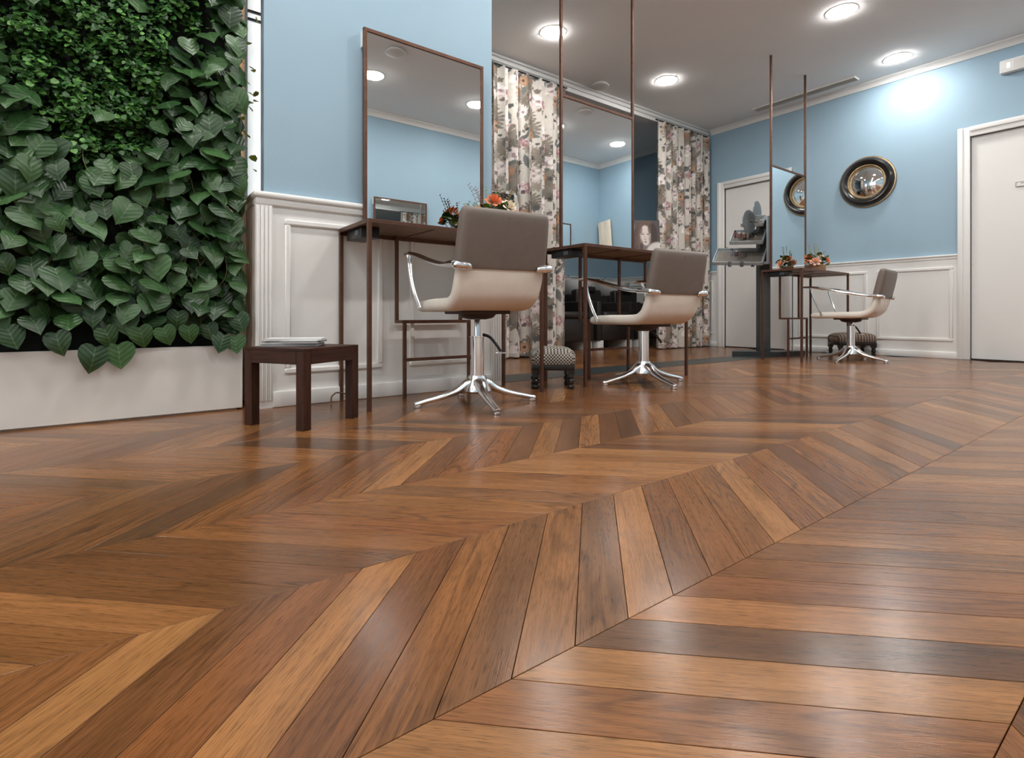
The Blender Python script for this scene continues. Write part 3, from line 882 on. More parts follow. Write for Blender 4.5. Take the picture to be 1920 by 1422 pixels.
def ottoman(loc, rz, label, cm, hx, hy):
    t = thing('footstool', label, 'footstool', loc, rz, 'small upholstered footstools')
    z0, z1 = 0.132, 0.228
    rings = []
    for k, (sx, z) in enumerate([(0.97, z0), (1.0, z0 + 0.006), (1.02, z0 + 0.03), (1.0, z0 + 0.052), (0.93, z0 + 0.070), (0.78, z0 + 0.084), (0.5, z0 + 0.093), (0.1, z1 - .001)]):
        ring = []
        for q in range(40):
            a = 2 * PI * q / 40
            ca, sa = math.cos(a), math.sin(a)
            e = 0.28
            ring.append((hx * sx * math.copysign(abs(ca) ** e, ca), hy * sx * math.copysign(abs(sa) ** e, sa), z))
        rings.append(ring)
    MB().loft(rings).build('cushion', cm, t, smooth=True)
    MB().box(-hx * .94, -hy * .94, 0.100, hx * .94, hy * .94, 0.134, bev=0.003).build('frame', M['black_wood'], t, smooth=True)
    for x in (-1, 1):
        for y in (-1, 1):
            c = (x * (hx * .94 - 0.02), y * (hy * .94 - 0.02), 0)
            lg = MB().box(c[0] - 0.019, c[1] - 0.019, 0.078, c[0] + 0.019, c[1] + 0.019, 0.104)
            lg.lathe([(0.013, 0.0), (0.019, 0.003), (0.020, 0.016), (0.014, 0.024), (0.0145, 0.027), (0.021, 0.034), (0.021, 0.048), (0.014, 0.055), (0.014, 0.058), (0.019, 0.064), (0.018, 0.080)], 16, c)
            lg.build('leg', M['black_wood'], t, smooth=True)
    return t
ottoman((1.965, 2.235, 0), math.radians(-37), 'small footstool with black and white checked cushion by the first table', cloth_mat('houndstooth', lin(190, 182, 170), lin(62, 56, 52), 'check'), 0.122, 0.112)
ottoman((5.925, 2.205, 0), math.radians(-40), 'small footstool with brown patterned cushion against the white panelling', cloth_mat('brown_zigzag', lin(70, 58, 50), lin(150, 132, 116), 'wave'), 0.19, 0.115)

# ================================================================== ROUND CONVEX MIRROR
rm = thing('convex_mirror', 'round convex mirror in a thick black and gold frame on blue wall', 'mirror', (XR, 2.135, 1.748))
R90 = Matrix.Rotation(-PI / 2, 4, 'Y')
def rlathe(prof, name, m):
    MB().lathe(prof, 64).xf(R90).build(name, m, rm, smooth=True)
rlathe([(0.232, 0.0), (0.252, 0.002), (0.257, 0.010), (0.252, 0.018), (0.236, 0.022), (0.232, 0.0)], 'outer_gold_rim', M['gold'])
rlathe([(0.160, 0.004), (0.238, 0.002), (0.244, 0.018), (0.236, 0.042), (0.214, 0.060), (0.192, 0.056), (0.176, 0.040), (0.168, 0.030), (0.160, 0.004)], 'black_frame', M['black_wood'])
rlathe([(0.150, 0.006), (0.171, 0.028), (0.170, 0.036), (0.163, 0.037), (0.154, 0.026), (0.150, 0.020), (0.150, 0.006)], 'inner_gold_rim', M['gold'])
Rs = 0.30
rlathe([(0.153 * k / 14, 0.018 + math.sqrt(Rs * Rs - (0.153 * k / 14) ** 2) - math.sqrt(Rs * Rs - 0.153 ** 2)) for k in range(0, 15)] + [(0.153, 0.010), (0.0, 0.010)], 'convex_glass', M['mirror'])

# ================================================================== CURTAINS
def paint_tile(seed=4, nw=150, nh=300, wm=0.62, hm=1.24):
    """A repeat of the printed flowers: returns an array nh x nw x 3 (linear colours)."""
    r = np.random.RandomState(seed)
    yy, xx = np.mgrid[0:nh, 0:nw]
    X = (xx + 0.5) / nw * wm
    Y = (yy + 0.5) / nh * hm
    base = np.array(lin(212, 205, 195))
    img = np.ones((nh, nw, 3)) * base
    img *= (0.93 + 0.10 * r.rand(nh // 6 + 1, nw)[np.minimum(yy // 6, nh // 6), xx])[..., None]
    def rel(cx, cy):
        dx = (X - cx + wm / 2) % wm - wm / 2
        dy = (Y - cy + hm / 2) % hm - hm / 2
        return dx, dy
    def put(mask, col, a=1.0):
        img[mask] = img[mask] * (1 - a) + np.array(lin(*col)) * a
    def peony(cx, cy, R, cols, core):
        for k in range(int(26)):
            a, q = r.rand() * 6.28, R * math.sqrt(r.rand()) * 0.85
            dx, dy = rel(cx + q * math.cos(a), cy + q * math.sin(a))
            put(dx * dx + dy * dy < (R * (0.16 + 0.14 * r.rand())) ** 2, cols[r.randint(len(cols))], 0.85)
        for k in range(3):
            dx, dy = rel(cx + R * .3 * r.randn(), cy + R * .3 * r.randn())
            put(dx * dx + dy * dy < (R * 0.17) ** 2, core, 0.8)
    def spiky(cx, cy, R, n, col, a=0.9, sharp=0.5):
        dx, dy = rel(cx, cy)
        th = np.arctan2(dy, dx)
        rad = R * (1 - sharp + sharp * np.abs(np.cos(th * n / 2 + r.rand() * 6)) ** 0.8)
        put(np.hypot(dx, dy) < rad, col, a)
    def leaf(cx, cy, L_, wd, ang, col, a=0.9):
        dx, dy = rel(cx, cy)
        u = dx * math.cos(ang) + dy * math.sin(ang)
        v_ = -dx * math.sin(ang) + dy * math.cos(ang)
        put((np.abs(u) < L_) & (np.abs(v_) < wd * (1 - (u / L_) ** 2)), col, a)
    def poppy(cx, cy, R):
        spiky(cx, cy, R, 5, (180, 136, 106), 0.85, 0.15)
        spiky(cx, cy, R * 0.6, 6, (196, 158, 128), 0.7, 0.2)
        spiky(cx, cy, R * 0.34, 6, (70, 66, 64), 0.9, 0.4)
    pale = [(236, 226, 222), (222, 206, 204), (206, 190, 188), (240, 234, 228)]
    rose = [(176, 140, 142), (196, 160, 160), (160, 120, 124), (214, 186, 182)]
    # brown fringed sprays
    for k in range(9):
        cx, cy = r.rand() * wm, (0.10 + k * 0.135 + 0.05 * r.rand())
        spiky(cx, cy, 0.09 + 0.035 * r.rand(), 17, (128, 118, 106), 0.9, 0.5)
        spiky(cx + .02, cy + .06, 0.055, 13, (108, 100, 90), 0.85, 0.55)
    for k in range(9):
        spiky(r.rand() * wm, r.rand() * hm, 0.045 + 0.02 * r.rand(), 9, (146, 134, 122), 0.8, 0.6)
    for k in range(34):
        leaf(r.rand() * wm, r.rand() * hm, 0.035 + 0.04 * r.rand(), 0.014 + 0.014 * r.rand(), 1.57 + r.randn() * 0.6, [(92, 96, 96), (104, 108, 104), (120, 112, 100)][k % 3])
    for k in range(9):
        peony((k * 0.37 + 0.1) % wm, (k * 0.143 + 0.12) % hm, 0.062 + 0.02 * r.rand(), pale, (150, 118, 122))
    for k in range(5):
        peony((k * 0.29 + 0.32) % wm, (k * 0.41 + 0.3) % hm, 0.048, rose, (132, 92, 98))
    for k in range(4):
        poppy((k * 0.23 + 0.18) % wm, (k * 0.38 + 0.22) % hm, 0.048)
    for k in range(70):
        spiky(r.rand() * wm, r.rand() * hm, 0.012 + 0.014 * r.rand(), 5, [(76, 80, 80), (62, 62, 62), (112, 96, 88), (168, 128, 110)][k % 4], 0.9, 0.4)
    return img, wm, hm
TILE = paint_tile()
mcur = tone_material('printed_curtain_cloth', 0.85, 0.10)

def curtain(x0, x1, y, z0, z1, folds, amp, label, seed, nx, nz, full=1.45, y_lean=0.0):
    img, wm, hm = TILE
    r = np.random.RandomState(seed)
    xs = np.linspace(0, 1, nx)
    zs = np.linspace(0, 1, nz)
    ph = r.rand(8) * 6.28
    A, B = np.meshgrid(xs, zs)
    width = x1 - x0
    wob = 0.35 * np.sin(2 * PI * 1.3 * A + ph[0]) + 0.25 * np.sin(2 * PI * 2.1 * A + ph[1])
    th = 2 * PI * folds * A + wob * 1.5
    am = amp * (0.75 + 0.35 * np.sin(2 * PI * 1.7 * A + ph[2])) * (1.05 - 0.25 * B)
    Xp = x0 + width * A + 0.012 * np.sin(th * 2) + 0.008 * np.sin(3 * B + ph[3] + 9 * A)
    Yp = y + am * np.sin(th) + 0.010 * np.sin(th * 2.3 + ph[4]) + y_lean * (1 - B)
    Zp = z0 + (z1 - z0) * B + 0.004 * np.sin(th) * (B < 0.01)
    u = (A * width * full + seed * 0.21) % wm
    vv = ((z1 - (z0 + (z1 - z0) * B)) + seed * 0.05) % hm
    ii = np.clip((vv / hm * img.shape[0]).astype(int), 0, img.shape[0] - 1)
    jj = np.clip((u / wm * img.shape[1]).astype(int), 0, img.shape[1] - 1)
    col = img[ii, jj]
    V = np.stack([Xp, Yp, Zp], -1).reshape(-1, 3)
    idx = np.arange(nx * nz).reshape(nz, nx)
    F = np.stack([idx[:-1, :-1], idx[:-1, 1:], idx[1:, 1:], idx[1:, :-1]], -1).reshape(-1, 4)
    me = bpy.data.meshes.new('curtain')
    me.from_pydata(V.tolist(), [], F.tolist())
    me.polygons.foreach_set('use_smooth', np.ones(len(F), bool))
    set_tone(me, col.reshape(-1, 3))
    me.materials.append(mcur)
    t = thing('curtain', label, 'curtain', (0, 0, 0), 0, 'long flower printed curtains')
    o = link('cloth', me, t)
    sm = o.modifiers.new('thickness', 'SOLIDIFY')
    sm.thickness = 0.003
    MB().tube([(x0 - 0.03, y, z1 + 0.002), (x1 + 0.03, y, z1 + 0.002)], 0.008, 8).build('rail', M['black'], t)
    return t
curtain(1.76, 3.58, 3.885, 0.012, 2.650, 13, 0.034, 'flower printed curtain hanging behind the end of the short blue wall', 1, 420, 430)
curtain(5.03, 6.03, 3.885, 0.012, 2.650, 8, 0.034, 'flower printed curtain bunched in the corner by the blue wall', 3, 240, 430)

# ================================================================== LIVING WALL
PLX1 = 0.447
pl = thing('planter', 'long low white planter box under the green wall', 'planter', (0, 0, 0))
MB().box(-1.60, 2.497, 0.006, PLX1, 2.515, 0.272, bev=0.002, seg=1).build('front_panel', M['planter'], pl, smooth=True)
MB().box(PLX1 - 0.018, 2.515, 0.006, PLX1, 2.86, 0.272).box(-1.60, 2.515, 0.006, -1.582, 2.86, 0.272).box(-1.60, 2.842, 0.006, PLX1, 2.86, 0.272).build('side_panel', M['planter'], pl)
box('plinth', M['planter'], (-1.58, 2.512, 0.0), (PLX1 - 0.02, 2.85, 0.008), pl)
box('soil', M['soil'], (-1.59, 2.51, 0.008), (PLX1 - .01, 2.85, 0.245), pl)
lw = thing('vertical_garden', 'tall green wall densely covered with heart shaped leaves', 'plant', (0, 0, 0))
box('backing_panel', M['backing'], (-1.55, 2.60, 0.244), (0.405, 2.66, 2.60), lw)

def heart(curl=0.18, fold=0.22, wid=1.0):
    out = [(0.0, 0.0), (0.15, 0.11), (0.34, 0.13), (0.50, 0.02), (0.565, -0.17), (0.53, -0.40), (0.41, -0.62), (0.25, -0.81), (0.09, -0.95), (0.0, -1.06)]
    mid = [(0.0, 0.02), (0.0, -0.12), (0.0, -0.30), (0.0, -0.50), (0.0, -0.72), (0.0, -1.04)]
    vs, fs, uv = [], [], []
    def z(x, y):
        return fold * abs(x) - 0.42 * x * x - curl * (max(0, -y - 0.35)) ** 2 + 0.02 * math.sin(9 * y + 7 * x)
    def addv(x, y):
        vs.append((x * wid, y, z(x, y))); uv.append((x, y)); return len(vs) - 1
    mi = [addv(*p) for p in mid]
    for s in (1, -1):
        oi = [mi[0]] + [addv(s * x, y) for x, y in out[1:-1]] + [mi[-1]]
        ci = [addv(s * 0.24, y) for y in (-0.05, -0.22, -0.42)]
        tri = [(oi[0], oi[1], mi[1]), (oi[1], oi[2], ci[0]), (oi[1], ci[0], mi[1]), (oi[2], oi[3], ci[0]), (oi[3], oi[4], ci[1]), (oi[3], ci[1], ci[0]), (oi[4], oi[5], ci[1]), (oi[5], ci[2], ci[1]), (oi[5], oi[6], ci[2]), (oi[6], oi[7], mi[4]), (oi[6], mi[4], ci[2]), (oi[7], oi[8], mi[4]), (oi[8], mi[5], mi[4]),
               (mi[1], ci[0], mi[2]), (ci[0], ci[1], mi[2]), (ci[1], mi[3], mi[2]), (ci[1], ci[2], mi[3]), (ci[2], mi[4], mi[3])]
        fs += tri if s < 0 else [t[::-1] for t in tri]
    return vs, fs, uv
HEARTS = [heart(0.25, 0.10), heart(0.55, 0.20, 0.95), heart(0.10, 0.02, 1.04)]
ml1, ml2 = leaf_material('heart_leaf', True), leaf_material('heart_leaves_behind', False)
hm_ = []
for hv, hf, hu in HEARTS:
    me = bpy.data.meshes.new('leaf')
    me.from_pydata(hv, [], hf)
    for p in me.polygons:
        p.use_smooth = True
    set_uv(me, hu)
    me.materials.append(ml1)
    hm_.append(me)

lr = random.Random(21)
def small_patch(x, z):
    """True where the fine-leaved creeper grows instead of the heart leaves."""
    lim = 0.17 - 0.03 * math.sin(7 * z)
    zl = 1.00 + 0.30 * max(0, -x - 0.10) / 0.20 + 0.05 * math.sin(11 * x)
    return -0.42 < x < lim + (0.10 if z > 1.55 else 0.0) and z > zl
leaves = []
def leaf_matrix(x, y, z, s, yaw, tilt, roll):
    # leaf plane: local x across, local -y to the tip, local z = face; hang tip down, face to -Y and up
    base = Matrix(((1, 0, 0), (0, 0, -1), (0, 1, 0))).to_4x4()
    return Matrix.Translation((x, y, z)) @ Matrix.Rotation(yaw, 4, 'Z') @ Matrix.Rotation(-tilt, 4, 'X') @ Matrix.Rotation(roll, 4, 'Y') @ base @ Matrix.Scale(s, 4)
GREENS = [(44, 76, 36), (38, 68, 34), (56, 88, 48), (32, 58, 30), (68, 100, 60), (50, 82, 40)]
def leaf_tone():
    c = np.array(lin(*lr.choice(GREENS))) * (0.8 + 0.5 * lr.random())
    return tuple(c)
z = 0.41
while z < 2.46:
    x = -0.72
    while x < 0.425:
        for layer in range(3):
            px = x + lr.uniform(-0.03, 0.03)
            pz = z + lr.uniform(-0.025, 0.03)
            if small_patch(px, pz) and lr.random() < 0.95:
                continue
            if px > 0.425 and layer < 1:
                px -= 0.03
            s = lr.choice([0.058, 0.068, 0.076, 0.084, 0.094, 0.072])
            y = (2.585, 2.540, 2.480)[layer] + lr.uniform(-0.025, 0.025)
            if lr.random() < (0.62, 0.25, 0.30)[layer]:
                continue
            leaves.append((layer, px, y, pz, s, lr.uniform(-0.75, 0.75), lr.uniform(0.0, 1.0), lr.uniform(-0.7, 0.7)))
        x += 0.060
    z += 0.048
# leaves hanging over the planter's edge and out past the panel's end
for (px, pz, s) in [(-0.155, 0.335, 0.080), (-0.045, 0.282, 0.092), (0.020, 0.288, 0.088), (-0.02, 0.350, 0.075), (0.085, 0.352, 0.078), (0.16, 0.350, 0.072), (-0.28, 0.355, 0.075), (0.245, 0.355, 0.068), (0.31, 0.360, 0.066), (0.37, 0.318, 0.076), (0.410, 0.310, 0.070), (0.42, 0.40, 0.075)]:
    leaves.append((3, px, 2.458, pz, s, lr.uniform(-0.4, 0.4), lr.uniform(0.0, 0.25), lr.uniform(-0.4, 0.4)))
for k in range(34):
    leaves.append((3, lr.uniform(0.385, 0.432), lr.uniform(2.46, 2.56), 0.42 + 1.45 * k / 34 + lr.uniform(-.02, .02), lr.choice([0.06, 0.072, 0.08]), lr.uniform(-0.1, 0.8), lr.uniform(0.1, 0.5), lr.uniform(-0.75, -0.1)))
HPTS = np.array(HEARTS[2][0])
for q, l in enumerate(leaves):                 # keep every leaf clear of the panelled wall's end
    mx_ = (HPTS @ np.array(leaf_matrix(*l[1:]).to_3x3()).T)[:, 0].max() + l[1]
    if mx_ > 0.468:
        leaves[q] = (l[0], l[1] - (mx_ - 0.468)) + l[2:]
def rank(l):
    layer, x, y, zz, s = l[:5]
    inview = -0.34 < x < 0.5 and zz < 1.75
    return (inview, layer + s * 3)
leaves.sort(key=rank, reverse=True)
for l in leaves[:300]:
    layer, x, y, zz, s, a, b, c = l
    o = link('leaf', hm_[lr.randrange(3)], lw)
    o.matrix_local = leaf_matrix(x, y, zz, s, a, b, c)
    o.color = (*leaf_tone(), 1)
def leaf_mass(name, items, shapes_, material, tones):
    vs, fs, uvs, cols = [], [], [], []
    for mtx, k, c in items:
        hv, hf, hu = shapes_[k]
        A = np.array(hv) @ np.array(mtx.to_3x3()).T + np.array(mtx.translation)
        o = len(vs)
        vs += A.tolist()
        fs += [tuple(i + o for i in f) for f in hf]
        uvs += hu
        cols += [c] * len(hv)
    me = bpy.data.meshes.new(name)
    me.from_pydata(vs, [], fs)
    me.polygons.foreach_set('use_smooth', np.ones(len(fs), bool))
    set_uv(me, uvs)
    set_tone(me, np.array(cols))
    me.materials.append(material)
    o = link(name, me, lw)
    o['kind'] = 'stuff'
    return o
items = [(leaf_matrix(*l[1:]), lr.randrange(3), leaf_tone()) for l in leaves[300:]]
leaf_mass('leaves', items, HEARTS, ml2, None)
# fine-leaved creeper
SM = ([(0, 0.1, 0), (0.42, -0.15, 0.10), (0.36, -0.62, 0.06), (0, -0.9, -0.06), (-0.36, -0.62, 0.06), (-0.42, -0.15, 0.10), (0, -0.4, 0)],
      [(0, 1, 6), (1, 2, 6), (2, 3, 6), (3, 4, 6), (4, 5, 6), (5, 0, 6)], [(0, 0), (.3, -.2), (.3, -.6), (0, -1), (-.3, -.6), (-.3, -.2), (0, -.5)])
SGREEN = [(58, 106, 42), (44, 84, 34), (76, 126, 54), (32, 64, 26), (92, 142, 64), (50, 92, 44)]
its = []
for k in range(17000):
    x, zz = lr.uniform(-0.46, 0.36), lr.uniform(0.90, 2.46)
    if not small_patch(x, zz) and lr.random() > 0.02:
        continue
    cl = math.sin(23 * x + 3 * math.sin(9 * zz)) * math.sin(19 * zz + 2 * math.sin(13 * x))
    y = 2.545 - 0.045 * cl + lr.uniform(-0.02, 0.03)
    if cl < -0.55 and lr.random() < 0.7:
        continue
    c = np.array(lin(*lr.choice(SGREEN))) * (0.75 + 0.6 * lr.random())
    its.append((leaf_matrix(x, y, zz, lr.uniform(0.016, 0.030), lr.uniform(-0.9, 0.9), lr.uniform(0.2, 1.2), lr.uniform(-1.2, 1.2)), 0, tuple(c)))
leaf_mass('small_leaves', its, [SM], leaf_material('small_leaf', False, 0.4), None)
for k in range(9):
    x = lr.uniform(-0.3, 0.42)
    zz = lr.uniform(0.4, 0.9)
    MB().tube(smooth_path([(x, 2.58, zz + 0.22), (x + lr.uniform(-.05, .05), 2.50, zz + 0.12), (x + lr.uniform(-.08, .08), 2.49, zz), (x + lr.uniform(-.1, .1), 2.53, zz - 0.14)], 4), 0.0016, 5).build('stem', M['stem'], lw, smooth=True)
# yellow-green bush glimpsed behind the end of the green wall
bu = thing('bush', 'yellow green leafy bush glimpsed behind the edge of the green wall', 'bush', (0.47, 3.25, 0))
MB().tube([(0, 0, 0), (0.01, 0, 0.6), (0.0, 0.02, 1.9)], 0.012, 8).build('trunk', M['slat_dark'], bu)
vs, fs, uvs, cols = [], [], [], []
for k in range(360):
    mtx = leaf_matrix(lr.gauss(0, 0.09), lr.gauss(0, 0.06), lr.uniform(0.55, 2.1), lr.uniform(0.03, 0.05), lr.uniform(-1, 1), lr.uniform(0.2, 1.2), lr.uniform(-1, 1))
    A = np.array(SM[0]) @ np.array(mtx.to_3x3()).T + np.array(mtx.translation)
    o = len(vs); vs += A.tolist(); fs += [tuple(i + o for i in f) for f in SM[1]]; uvs += SM[2]; cols += [tuple(np.array(lin(170, 178, 60)) * (0.7 + 0.6 * lr.random()))] * 7
me = bpy.data.meshes.new('foliage'); me.from_pydata(vs, [], fs); set_uv(me, uvs); set_tone(me, np.array(cols)); me.materials.append(leaf_material('yellow_leaf', False, 0.5))
o = link('foliage', me, bu); o['kind'] = 'stuff'

# ================================================================== FLOWERS
def petal_rose(mb, c, R, r):
    """Layered cupped petals round a centre, opening upward and outward."""
    for lay, (n, rr, op, hh) in enumerate([(3, 0.30, 0.2, 0.75), (5, 0.55, 0.45, 0.72), (6, 0.80, 0.75, 0.62), (7, 1.0, 1.05, 0.45)]):
        for k in range(n):
            a0 = 2 * PI * k / n + lay * 0.7 + r.uniform(-.15, .15)
            wd = 2 * PI / n * 0.72
            g = []
            for i in range(4):
                t = i / 3
                rad = R * rr * (0.25 + 0.75 * math.sin(t * 1.25 + 0.05 * lay))
                zz = R * hh * (t ** 0.9) * (1.15 - 0.25 * op) - (R * 0.28 * op * t * t)
                row = []
                for j in range(5):
                    b = (j / 4 - 0.5)
                    s = 1 - 0.22 * (2 * b) ** 2 * t
                    row.append((c[0] + rad * s * math.cos(a0 + b * wd * (0.5 + 0.7 * math.sin(1.4 * t + .3))), c[1] + rad * s * math.sin(a0 + b * wd * (0.5 + 0.7 * math.sin(1.4 * t + .3))), c[2] + zz * (1 - 0.12 * (2 * b) ** 2)))
                g.append(row)
            mb.loft(g, cap=False, closed=False)
    return mb
FL = {'orange': mat('orange_petal', lin(240, 140, 88), 0.6, var=0.2, scale=60), 'cream': mat('cream_petal', lin(242, 228, 206), 0.6, var=0.06, scale=60),
      'peach': mat('peach_petal', lin(242, 190, 160), 0.6, var=0.12, scale=60), 'coral': mat('coral_petal', lin(226, 112, 92), 0.6, var=0.2, scale=60)}
GLF = [mat('bright_leaf', lin(110, 150, 62), 0.45, var=0.25, scale=40), mat('deep_leaf', lin(56, 78, 40), 0.5, var=0.3, scale=40), mat('olive_sprig', lin(140, 140, 84), 0.6, var=0.3, scale=50), mat('russet_sprig', lin(122, 84, 60), 0.6, var=0.3, scale=50)]
def bouquet(loc, rz, label, size, roses, leaves_, seed, sprigs=14, pot=(0.055, 0.055, 0.075)):
    r = random.Random(seed)
    t = thing('flower_arrangement', label, 'flowers', loc, rz, 'rose arrangements on the styling tables')
    MB().box(-pot[0], -pot[1], 0, pot[0], pot[1], pot[2], bev=0.004).build('pot', M['pot'], t, smooth=True)
    for (x, y, zz, R, col) in roses:
        mb = petal_rose(MB(), (0, 0, 0), R, r)
        mtx = Matrix.Translation((x, y, zz)) @ Matrix.Rotation(0.5 * (x > 0) - 0.5 * (x < 0), 4, 'Y') @ Matrix.Rotation(0.75, 4, 'X')
        fo = mb.xf(mtx).build('rose', FL[col], t, smooth=True)
        MB().tube([(x, y, zz), (x * .5, y * .5, pot[2] - 0.01)], 0.002, 5).build('flower_stem', GLF[1], fo)
    for k in range(leaves_):
        a = r.uniform(0, 2 * PI)
        rad = r.uniform(0.25, 1.0) * size
        zz = pot[2] + r.uniform(-0.01, 0.085) + (1 - rad / size) * 0.04
        hv, hf, hu = HEARTS[k % 3]
        mb = MB().add(hv, hf)
        mb.xf(Matrix.Translation((rad * math.cos(a) * 0.8, rad * math.sin(a) * 0.45, zz)) @ Matrix.Rotation(a - PI / 2 + PI, 4, 'Z') @ Matrix.Rotation(r.uniform(-0.9, 0.5), 4, 'X') @ Matrix.Rotation(r.uniform(-.8, .8), 4, 'Y') @ Matrix.Scale(r.uniform(0.035, 0.055), 4))
        mb.build('leaf', GLF[0] if k % 3 == 0 else GLF[1], t, smooth=True)
    for k in range(sprigs):
        a = r.uniform(0, 2 * PI)
        tip = Vector((math.cos(a) * size * r.uniform(.4, 1.05), math.sin(a) * size * 0.4, pot[2] + r.uniform(0.09, 0.20)))
        b0 = Vector((tip.x * 0.35, tip.y * 0.35, pot[2] - 0.01))
        mb = MB().tube([b0, (b0 + tip) / 2 + Vector((0, 0, 0.02)), tip], [0.0012, 0.001, 0.0006], 5)
        for q in range(12):
            u = 0.4 + 0.6 * q / 11
            c = b0.lerp(tip, u) + Vector((0, 0, 0.02 * math.sin(PI * u)))
            sg = 1 if q % 2 else -1
            d = Vector((sg * 0.012, r.uniform(-.006, .006), 0.008))
            mb.add([c, c + d * .5 + Vector((0, .003, 0.003)), c + d, c + d * .5 - Vector((0, .003, 0.003))], [(0, 1, 2, 3)])
        mb.build('sprig', GLF[2 + k % 2] if k % 4 else GLF[0], t, smooth=False)
    return t
bouquet((1.572, 2.265, TH), math.radians(-20), 'rose arrangement with orange and cream blooms on the table against the wall', 0.16,
        [(0.0, -0.05, 0.178, 0.050, 'orange'), (0.075, -0.065, 0.150, 0.048, 'cream'), (0.045, 0.02, 0.185, 0.040, 'coral'), (-0.11, -0.02, 0.120, 0.030, 'orange'), (0.12, 0.0, 0.135, 0.036, 'peach'), (-0.05, 0.05, 0.150, 0.034, 'peach'), (0.01, 0.07, 0.13, 0.036, 'orange')], 34, 5, 26)
bouquet((5.335, 2.29, TH), math.radians(-32), 'rose arrangement with peach blooms in a wooden pot by the tool stand', 0.115,
        [(-0.045, -0.055, 0.098, 0.054, 'peach'), (0.080, -0.03, 0.110, 0.044, 'orange'), (0.025, -0.02, 0.145, 0.046, 'cream'), (-0.065, 0.02, 0.140, 0.042, 'orange'), (0.03, 0.05, 0.115, 0.044, 'peach'), (-0.03, 0.070, 0.10, 0.048, 'peach'), (0.07, 0.06, 0.10, 0.04, 'orange')], 26, 9, 12, pot=(0.062, 0.055, 0.075))

# ================================================================== PORTRAIT PRINT ON THE SECOND TABLE
def paint_portrait(nx=64, ny=76):
    yy, xx = np.mgrid[0:ny, 0:nx]
    u = (xx + .5) / nx
    v_ = (yy + .5) / ny           # 0 at the top
    img = np.ones((ny, nx, 3)) * np.array(lin(96, 88, 86))
    img[:] *= (1.15 - 0.5 * u)[..., None]
    def ell(cx, cy, a, b, col, k=1.0):
        d = ((u - cx) / a) ** 2 + ((v_ - cy) / b) ** 2
        wgt = np.clip((1.25 - d) * 2.6, 0, 1)[..., None] * k
        img[:] = img * (1 - wgt) + np.array(lin(*col)) * wgt
    ell(0.05, 0.3, 0.14, 0.35, (150, 158, 170), 0.7)
    ell(0.52, 0.30, 0.34, 0.28, (104, 80, 68))
    ell(0.28, 0.62, 0.20, 0.42, (98, 78, 70))
    ell(0.76, 0.42, 0.14, 0.34, (66, 50, 46))
    ell(0.36, 0.90, 0.24, 0.24, (84, 68, 64))
    ell(0.54, 0.72, 0.11, 0.20, (120, 108, 104))
    ell(0.90, 0.90, 0.36, 0.30, (214, 208, 202))
    ell(0.51, 0.37, 0.165, 0.22, (222, 209, 200))
    ell(0.53, 0.55, 0.115, 0.13, (216, 202, 194))
    ell(0.66, 0.45, 0.045, 0.20, (168, 148, 140), 0.55)
    ell(0.37, 0.50, 0.035, 0.12, (178, 160, 152), 0.5)
    ell(0.43, 0.385, 0.048, 0.014, (92, 80, 78), 0.9)
    ell(0.605, 0.385, 0.050, 0.015, (92, 78, 76), 0.9)
    ell(0.43, 0.35, 0.058, 0.009, (140, 120, 112), 0.7)
    ell(0.605, 0.35, 0.058, 0.009, (140, 120, 112), 0.7)
    ell(0.492, 0.45, 0.014, 0.07, (196, 178, 170), 0.6)
    ell(0.505, 0.515, 0.036, 0.011, (140, 114, 110), 0.8)
    ell(0.515, 0.585, 0.050, 0.014, (104, 72, 72), 0.9)
    ell(0.36, 0.24, 0.06, 0.14, (112, 86, 72), 0.8)
    ell(0.66, 0.24, 0.06, 0.12, (96, 74, 64), 0.8)
    ell(0.30, 0.55, 0.03, 0.30, (136, 110, 98), 0.5)
    ell(0.22, 0.66, 0.02, 0.24, (130, 104, 92), 0.5)
    r = np.random.RandomState(3)
    img *= (0.93 + 0.14 * r.rand(ny, nx))[..., None]
    return img
pt = thing('portrait_print', 'black and white portrait print of a woman standing on the table', 'picture', (2.975, 2.400, TH), math.radians(-33))
img = paint_portrait()
ny, nx = img.shape[:2]
pw_, ph_ = 0.215, 0.262
A, B = np.meshgrid(np.linspace(-pw_ / 2, pw_ / 2, nx), np.linspace(ph_, 0, ny))
V = np.stack([A, np.zeros_like(A), B], -1).reshape(-1, 3)
idx = np.arange(nx * ny).reshape(ny, nx)
F = np.stack([idx[1:, :-1], idx[1:, 1:], idx[:-1, 1:], idx[:-1, :-1]], -1).reshape(-1, 4)
me = bpy.data.meshes.new('print'); me.from_pydata(V.tolist(), [], F.tolist()); set_tone(me, img.reshape(-1, 3)); me.materials.append(tone_material('printed_photo', 0.4))
tilt = Matrix.Rotation(-0.10, 4, 'X')
o = link('print', me, pt); o.matrix_local = tilt @ Matrix.Translation((0, -0.0035, 0.003))
o = MB().box(-pw_ / 2, -0.003, 0, pw_ / 2, 0.003, ph_ + 0.003).build('board', M['paper'], pt); o.matrix_local = tilt

# ================================================================== SCREEN ON THE END OF THE SHORT WALL
sc = thing('wall_screen', 'dark screen with white casing mounted past the end of the blue wall', 'screen', (1.80, 2.76, 0.0))
MB().box(0.0, -0.010, 0.93, 0.325, 0.022, 1.185, bev=0.014, seg=3).build('casing', M['white'], sc, smooth=True)
MB().box(0.004, -0.0135, 0.945, 0.290, -0.008, 1.181, bev=0.002, seg=1).build('display', mat('dark_display', lin(62, 64, 66), 0.25, var=0.5, scale=9), sc)
MB().box(-0.090, 0.0, 1.02, 0.04, 0.02, 1.07, bev=0.003).build('wall_arm', M['grey_metal'], sc, smooth=True)

